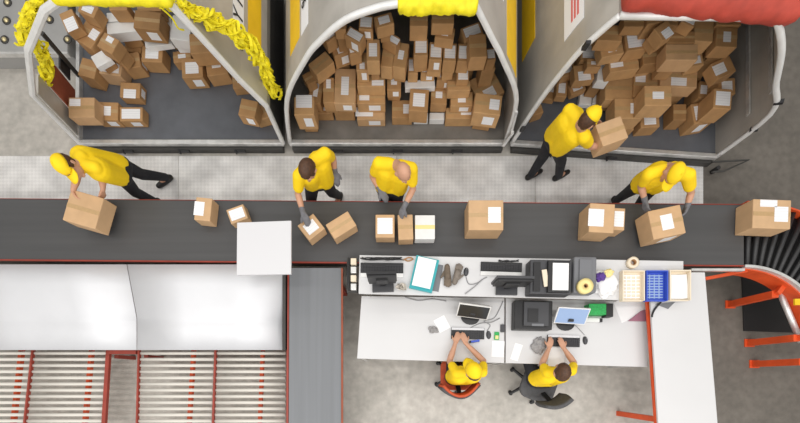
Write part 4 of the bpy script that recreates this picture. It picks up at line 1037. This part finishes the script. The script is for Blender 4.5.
# bald worker in the middle
f = Vector((.35, -1, -.2))
J = dict(head=at(403, 172, 1.53), face=(.45, -.8, -.75), up=(.25, -.45, 1), neck=at(396.5, 165, 1.42), chest=at(394, 171, 1.27), pelvis=at(391, 186, .97),
         sl=at(411.5, 169, 1.37), sr=at(379, 163.5, 1.37), el=at(413, 189, 1.13), er=at(372.5, 176, 1.12), wl=at(404, 207, 1.06), wr=at(380, 190, 1.02),
         hdl=(-.06, -.10, -.10), hnl=(0, -.4, -1), hdr=(.10, -.12, -.06), hnr=(.3, 0, -1), hl=at(398, 187, .93), hr=at(384, 186, .93))
J_legs(J, at(396, 213, 0), at(386, 216, 0), (0, -1, 0)); person('bald worker in yellow T-shirt and grey gloves leaning over the belt', J, gloves='lr')
# worker reaching down over the belt, brown hair
J = dict(head=at(308, 170, 1.50), face=(-.25, -1, -.9), up=(-.2, -.5, .7), neck=at(310.5, 164, 1.40), chest=at(314, 168, 1.27), pelvis=at(319, 180, .97),
         sl=at(325, 154, 1.38), sr=at(299, 176, 1.32), el=at(333, 158, 1.13), er=at(298, 194, 1.10), wl=at(335, 172, .99), wr=at(303, 213, 1.06),
         hdl=(.02, -.12, -.08), hnl=(-.3, 0, -1), hdr=(.06, -.12, -.06), hnr=(0, -.3, -1), hl=at(325, 180, .93), hr=at(312, 182, .93))
J_legs(J, at(340, 199, 0), at(314, 213, 0), (-.3, -1, 0)); person('brown-haired worker in yellow T-shirt reaching for the small tilted box', J, hair=True, gloves='lr')
# striding worker in cap with the box
J = dict(head=at(68, 166, 1.50), face=(.35, -1, -.35), up=(-.35, -.2, 1), neck=at(79, 164, 1.40), chest=at(92, 164, 1.28), pelvis=at(121, 170, .97),
         sl=at(96, 168, 1.33), sr=at(82, 157, 1.38), el=at(102, 178, 1.12), er=at(77, 177, 1.16), wl=at(103, 190, 1.06), wr=at(73, 191, 1.10),
         hdl=(-.05, -.1, -.03), hnl=(-1, 0, -.1), hdr=(.06, -.1, -.03), hnr=(1, 0, -.1), hl=at(121, 176, .93), hr=at(121, 165, .93))
J_legs(J, at(158, 204, 0), at(170, 181, 0), (-.8, -.6, 0), .06); person('striding worker in yellow cap and T-shirt holding a large box', J, cap='yellow', hair=True)
# worker loading the red-curtained container
J = dict(head=at(588, 120, 1.53), face=(.8, .5, -.6), up=(.3, .2, 1), neck=at(580, 124, 1.42), chest=at(571, 128, 1.28), pelvis=at(556, 141, .97),
         sl=at(569, 111, 1.38), sr=at(584, 137, 1.36), el=at(583, 116, 1.13), er=at(590, 146, 1.12), wl=at(593, 120.5, 1.05), wr=at(602, 147, 1.05),
         hdl=(.11, -.02, -.03), hnl=(.1, -1, 0), hdr=(.11, .05, -.02), hnr=(0, 1, 0), hl=at(553, 136, .93), hr=at(558, 147, .93))
J_legs(J, at(529, 178, 0), at(556, 179, 0), (.8, .4, 0), .04); person('worker in yellow cap carrying a box toward the red-curtained container', J, cap='yellow', hair=True)
# stooping worker in cap
J = dict(head=at(672, 173, 1.47), face=(.05, -1, -.8), up=(.05, -.55, .8), neck=at(668, 168, 1.40), chest=at(664, 174, 1.26), pelvis=at(647, 184, .97),
         sl=at(688, 175, 1.36), sr=at(649, 174, 1.36), el=at(691, 193, 1.12), er=at(641, 186, 1.12), wl=at(687, 207, 1.05), wr=at(645, 201, 1.03),
         hdl=(-.05, -.12, -.02), hnl=(-1, 0, -.1), hdr=(.03, -.12, -.02), hnr=(1, 0, -.1), hl=at(654, 185, .93), hr=at(640, 184, .93))
J_legs(J, at(632, 211, 0), at(613, 203, 0), (.2, -1, 0), .0); person('stooping worker in yellow cap gripping a box at the belt end', J, cap='yellow', gloves='lr')
# seated typists
def seated(label, c, head, face, sh, el, wr, kn, **kw):
    J = dict(head=head, face=face, up=(0, .25, 1), neck=(Vector(sh[0]) + Vector(sh[1])) / 2 + Vector((0, .01, .05)), pelvis=c + Vector((0, 0, .63)),
             sl=sh[0], sr=sh[1], el=el[0], er=el[1], wl=wr[0], wr=wr[1], hdl=(.04, .12, -.02), hnl=(0, 0, -1), hdr=(-.04, .12, -.02), hnr=(0, 0, -1),
             hl=c + Vector((-.09, .02, .61)), hr=c + Vector((.09, .02, .61)), curl=.3)
    J['chest'] = (Vector(J['pelvis']) * .35 + Vector(J['neck']) * .65)
    for s, o in (('l', -1), ('r', 1)):
        k = Vector(kn) + Vector((o * .12, 0, 0)); J['k' + s] = k; J['a' + s] = Vector((k.x, k.y + .12, .10)); J['t' + s] = Vector((k.x, k.y + .26, .05))
    return person(label, J, **kw)
seated('seated typist in yellow cap and T-shirt typing at the desk', Vector((.80, .02, 0)), at(473, 371.5, 1.28), (-.35, .8, -.45), (at(456.5, 373.5, 1.03), at(482.5, 372.5, 1.03)),
       (at(449.5, 361, .87), at(483.5, 361, .87)), (at(455.5, 343, .835), at(466, 343.5, .835)), Vector((.82, .40, .585)), cap='yellow', hair=True, sw=.9, sl=.85)
seated('seated dark-haired typist in yellow T-shirt typing at the desk', Vector((1.90, -.01, 0)), at(561.5, 372, 1.27), (-.1, .9, -.5), (at(547.5, 373, 1.03), at(571.5, 371, 1.03)),
       (at(542, 364, .87), at(574, 363, .87)), (at(549, 348, .835), at(564, 348.5, .835)), Vector((1.80, .42, .585)), hair=True, sw=.9, sl=.85)

# ------------------------------------------------------------------ light and camera
w = bpy.data.worlds.new('hall'); SC.world = w; w.use_nodes = True
w.node_tree.nodes['Background'].inputs['Color'].default_value = (1, .985, .96, 1); w.node_tree.nodes['Background'].inputs['Strength'].default_value = .72
for x in (-6, -2, 2, 6):
    for y in (-6.5, -2.5, 1.0, 5.5):  # southmost row is added as fill light for the container openings
        l = bpy.data.lights.new('ceiling_lamp', 'AREA'); l.shape = 'RECTANGLE'; l.size = 3.2; l.size_y = .45; l.energy = {-6.5: 130, -2.5: 78, 1.0: 44, 5.5: 36}[y]; l.color = (1, .97, .93)
        o = bpy.data.objects.new('ceiling_lamp', l); C.objects.link(o); o.location = (x, y, 8.2)
cam = bpy.data.cameras.new('camera'); co = bpy.data.objects.new('camera', cam); C.objects.link(co)
co.location = (0, 0, H); cam.sensor_fit = 'HORIZONTAL'; cam.sensor_width = 36; cam.lens = F / 800 * 36; cam.shift_y = (NY - 211.5) / 800; cam.clip_start = .05
SC.camera = co
SC.view_settings.view_transform = 'Standard'; SC.view_settings.look = 'None'; SC.view_settings.exposure = 0; SC.view_settings.gamma = 1; SC.view_settings.use_curve_mapping = False
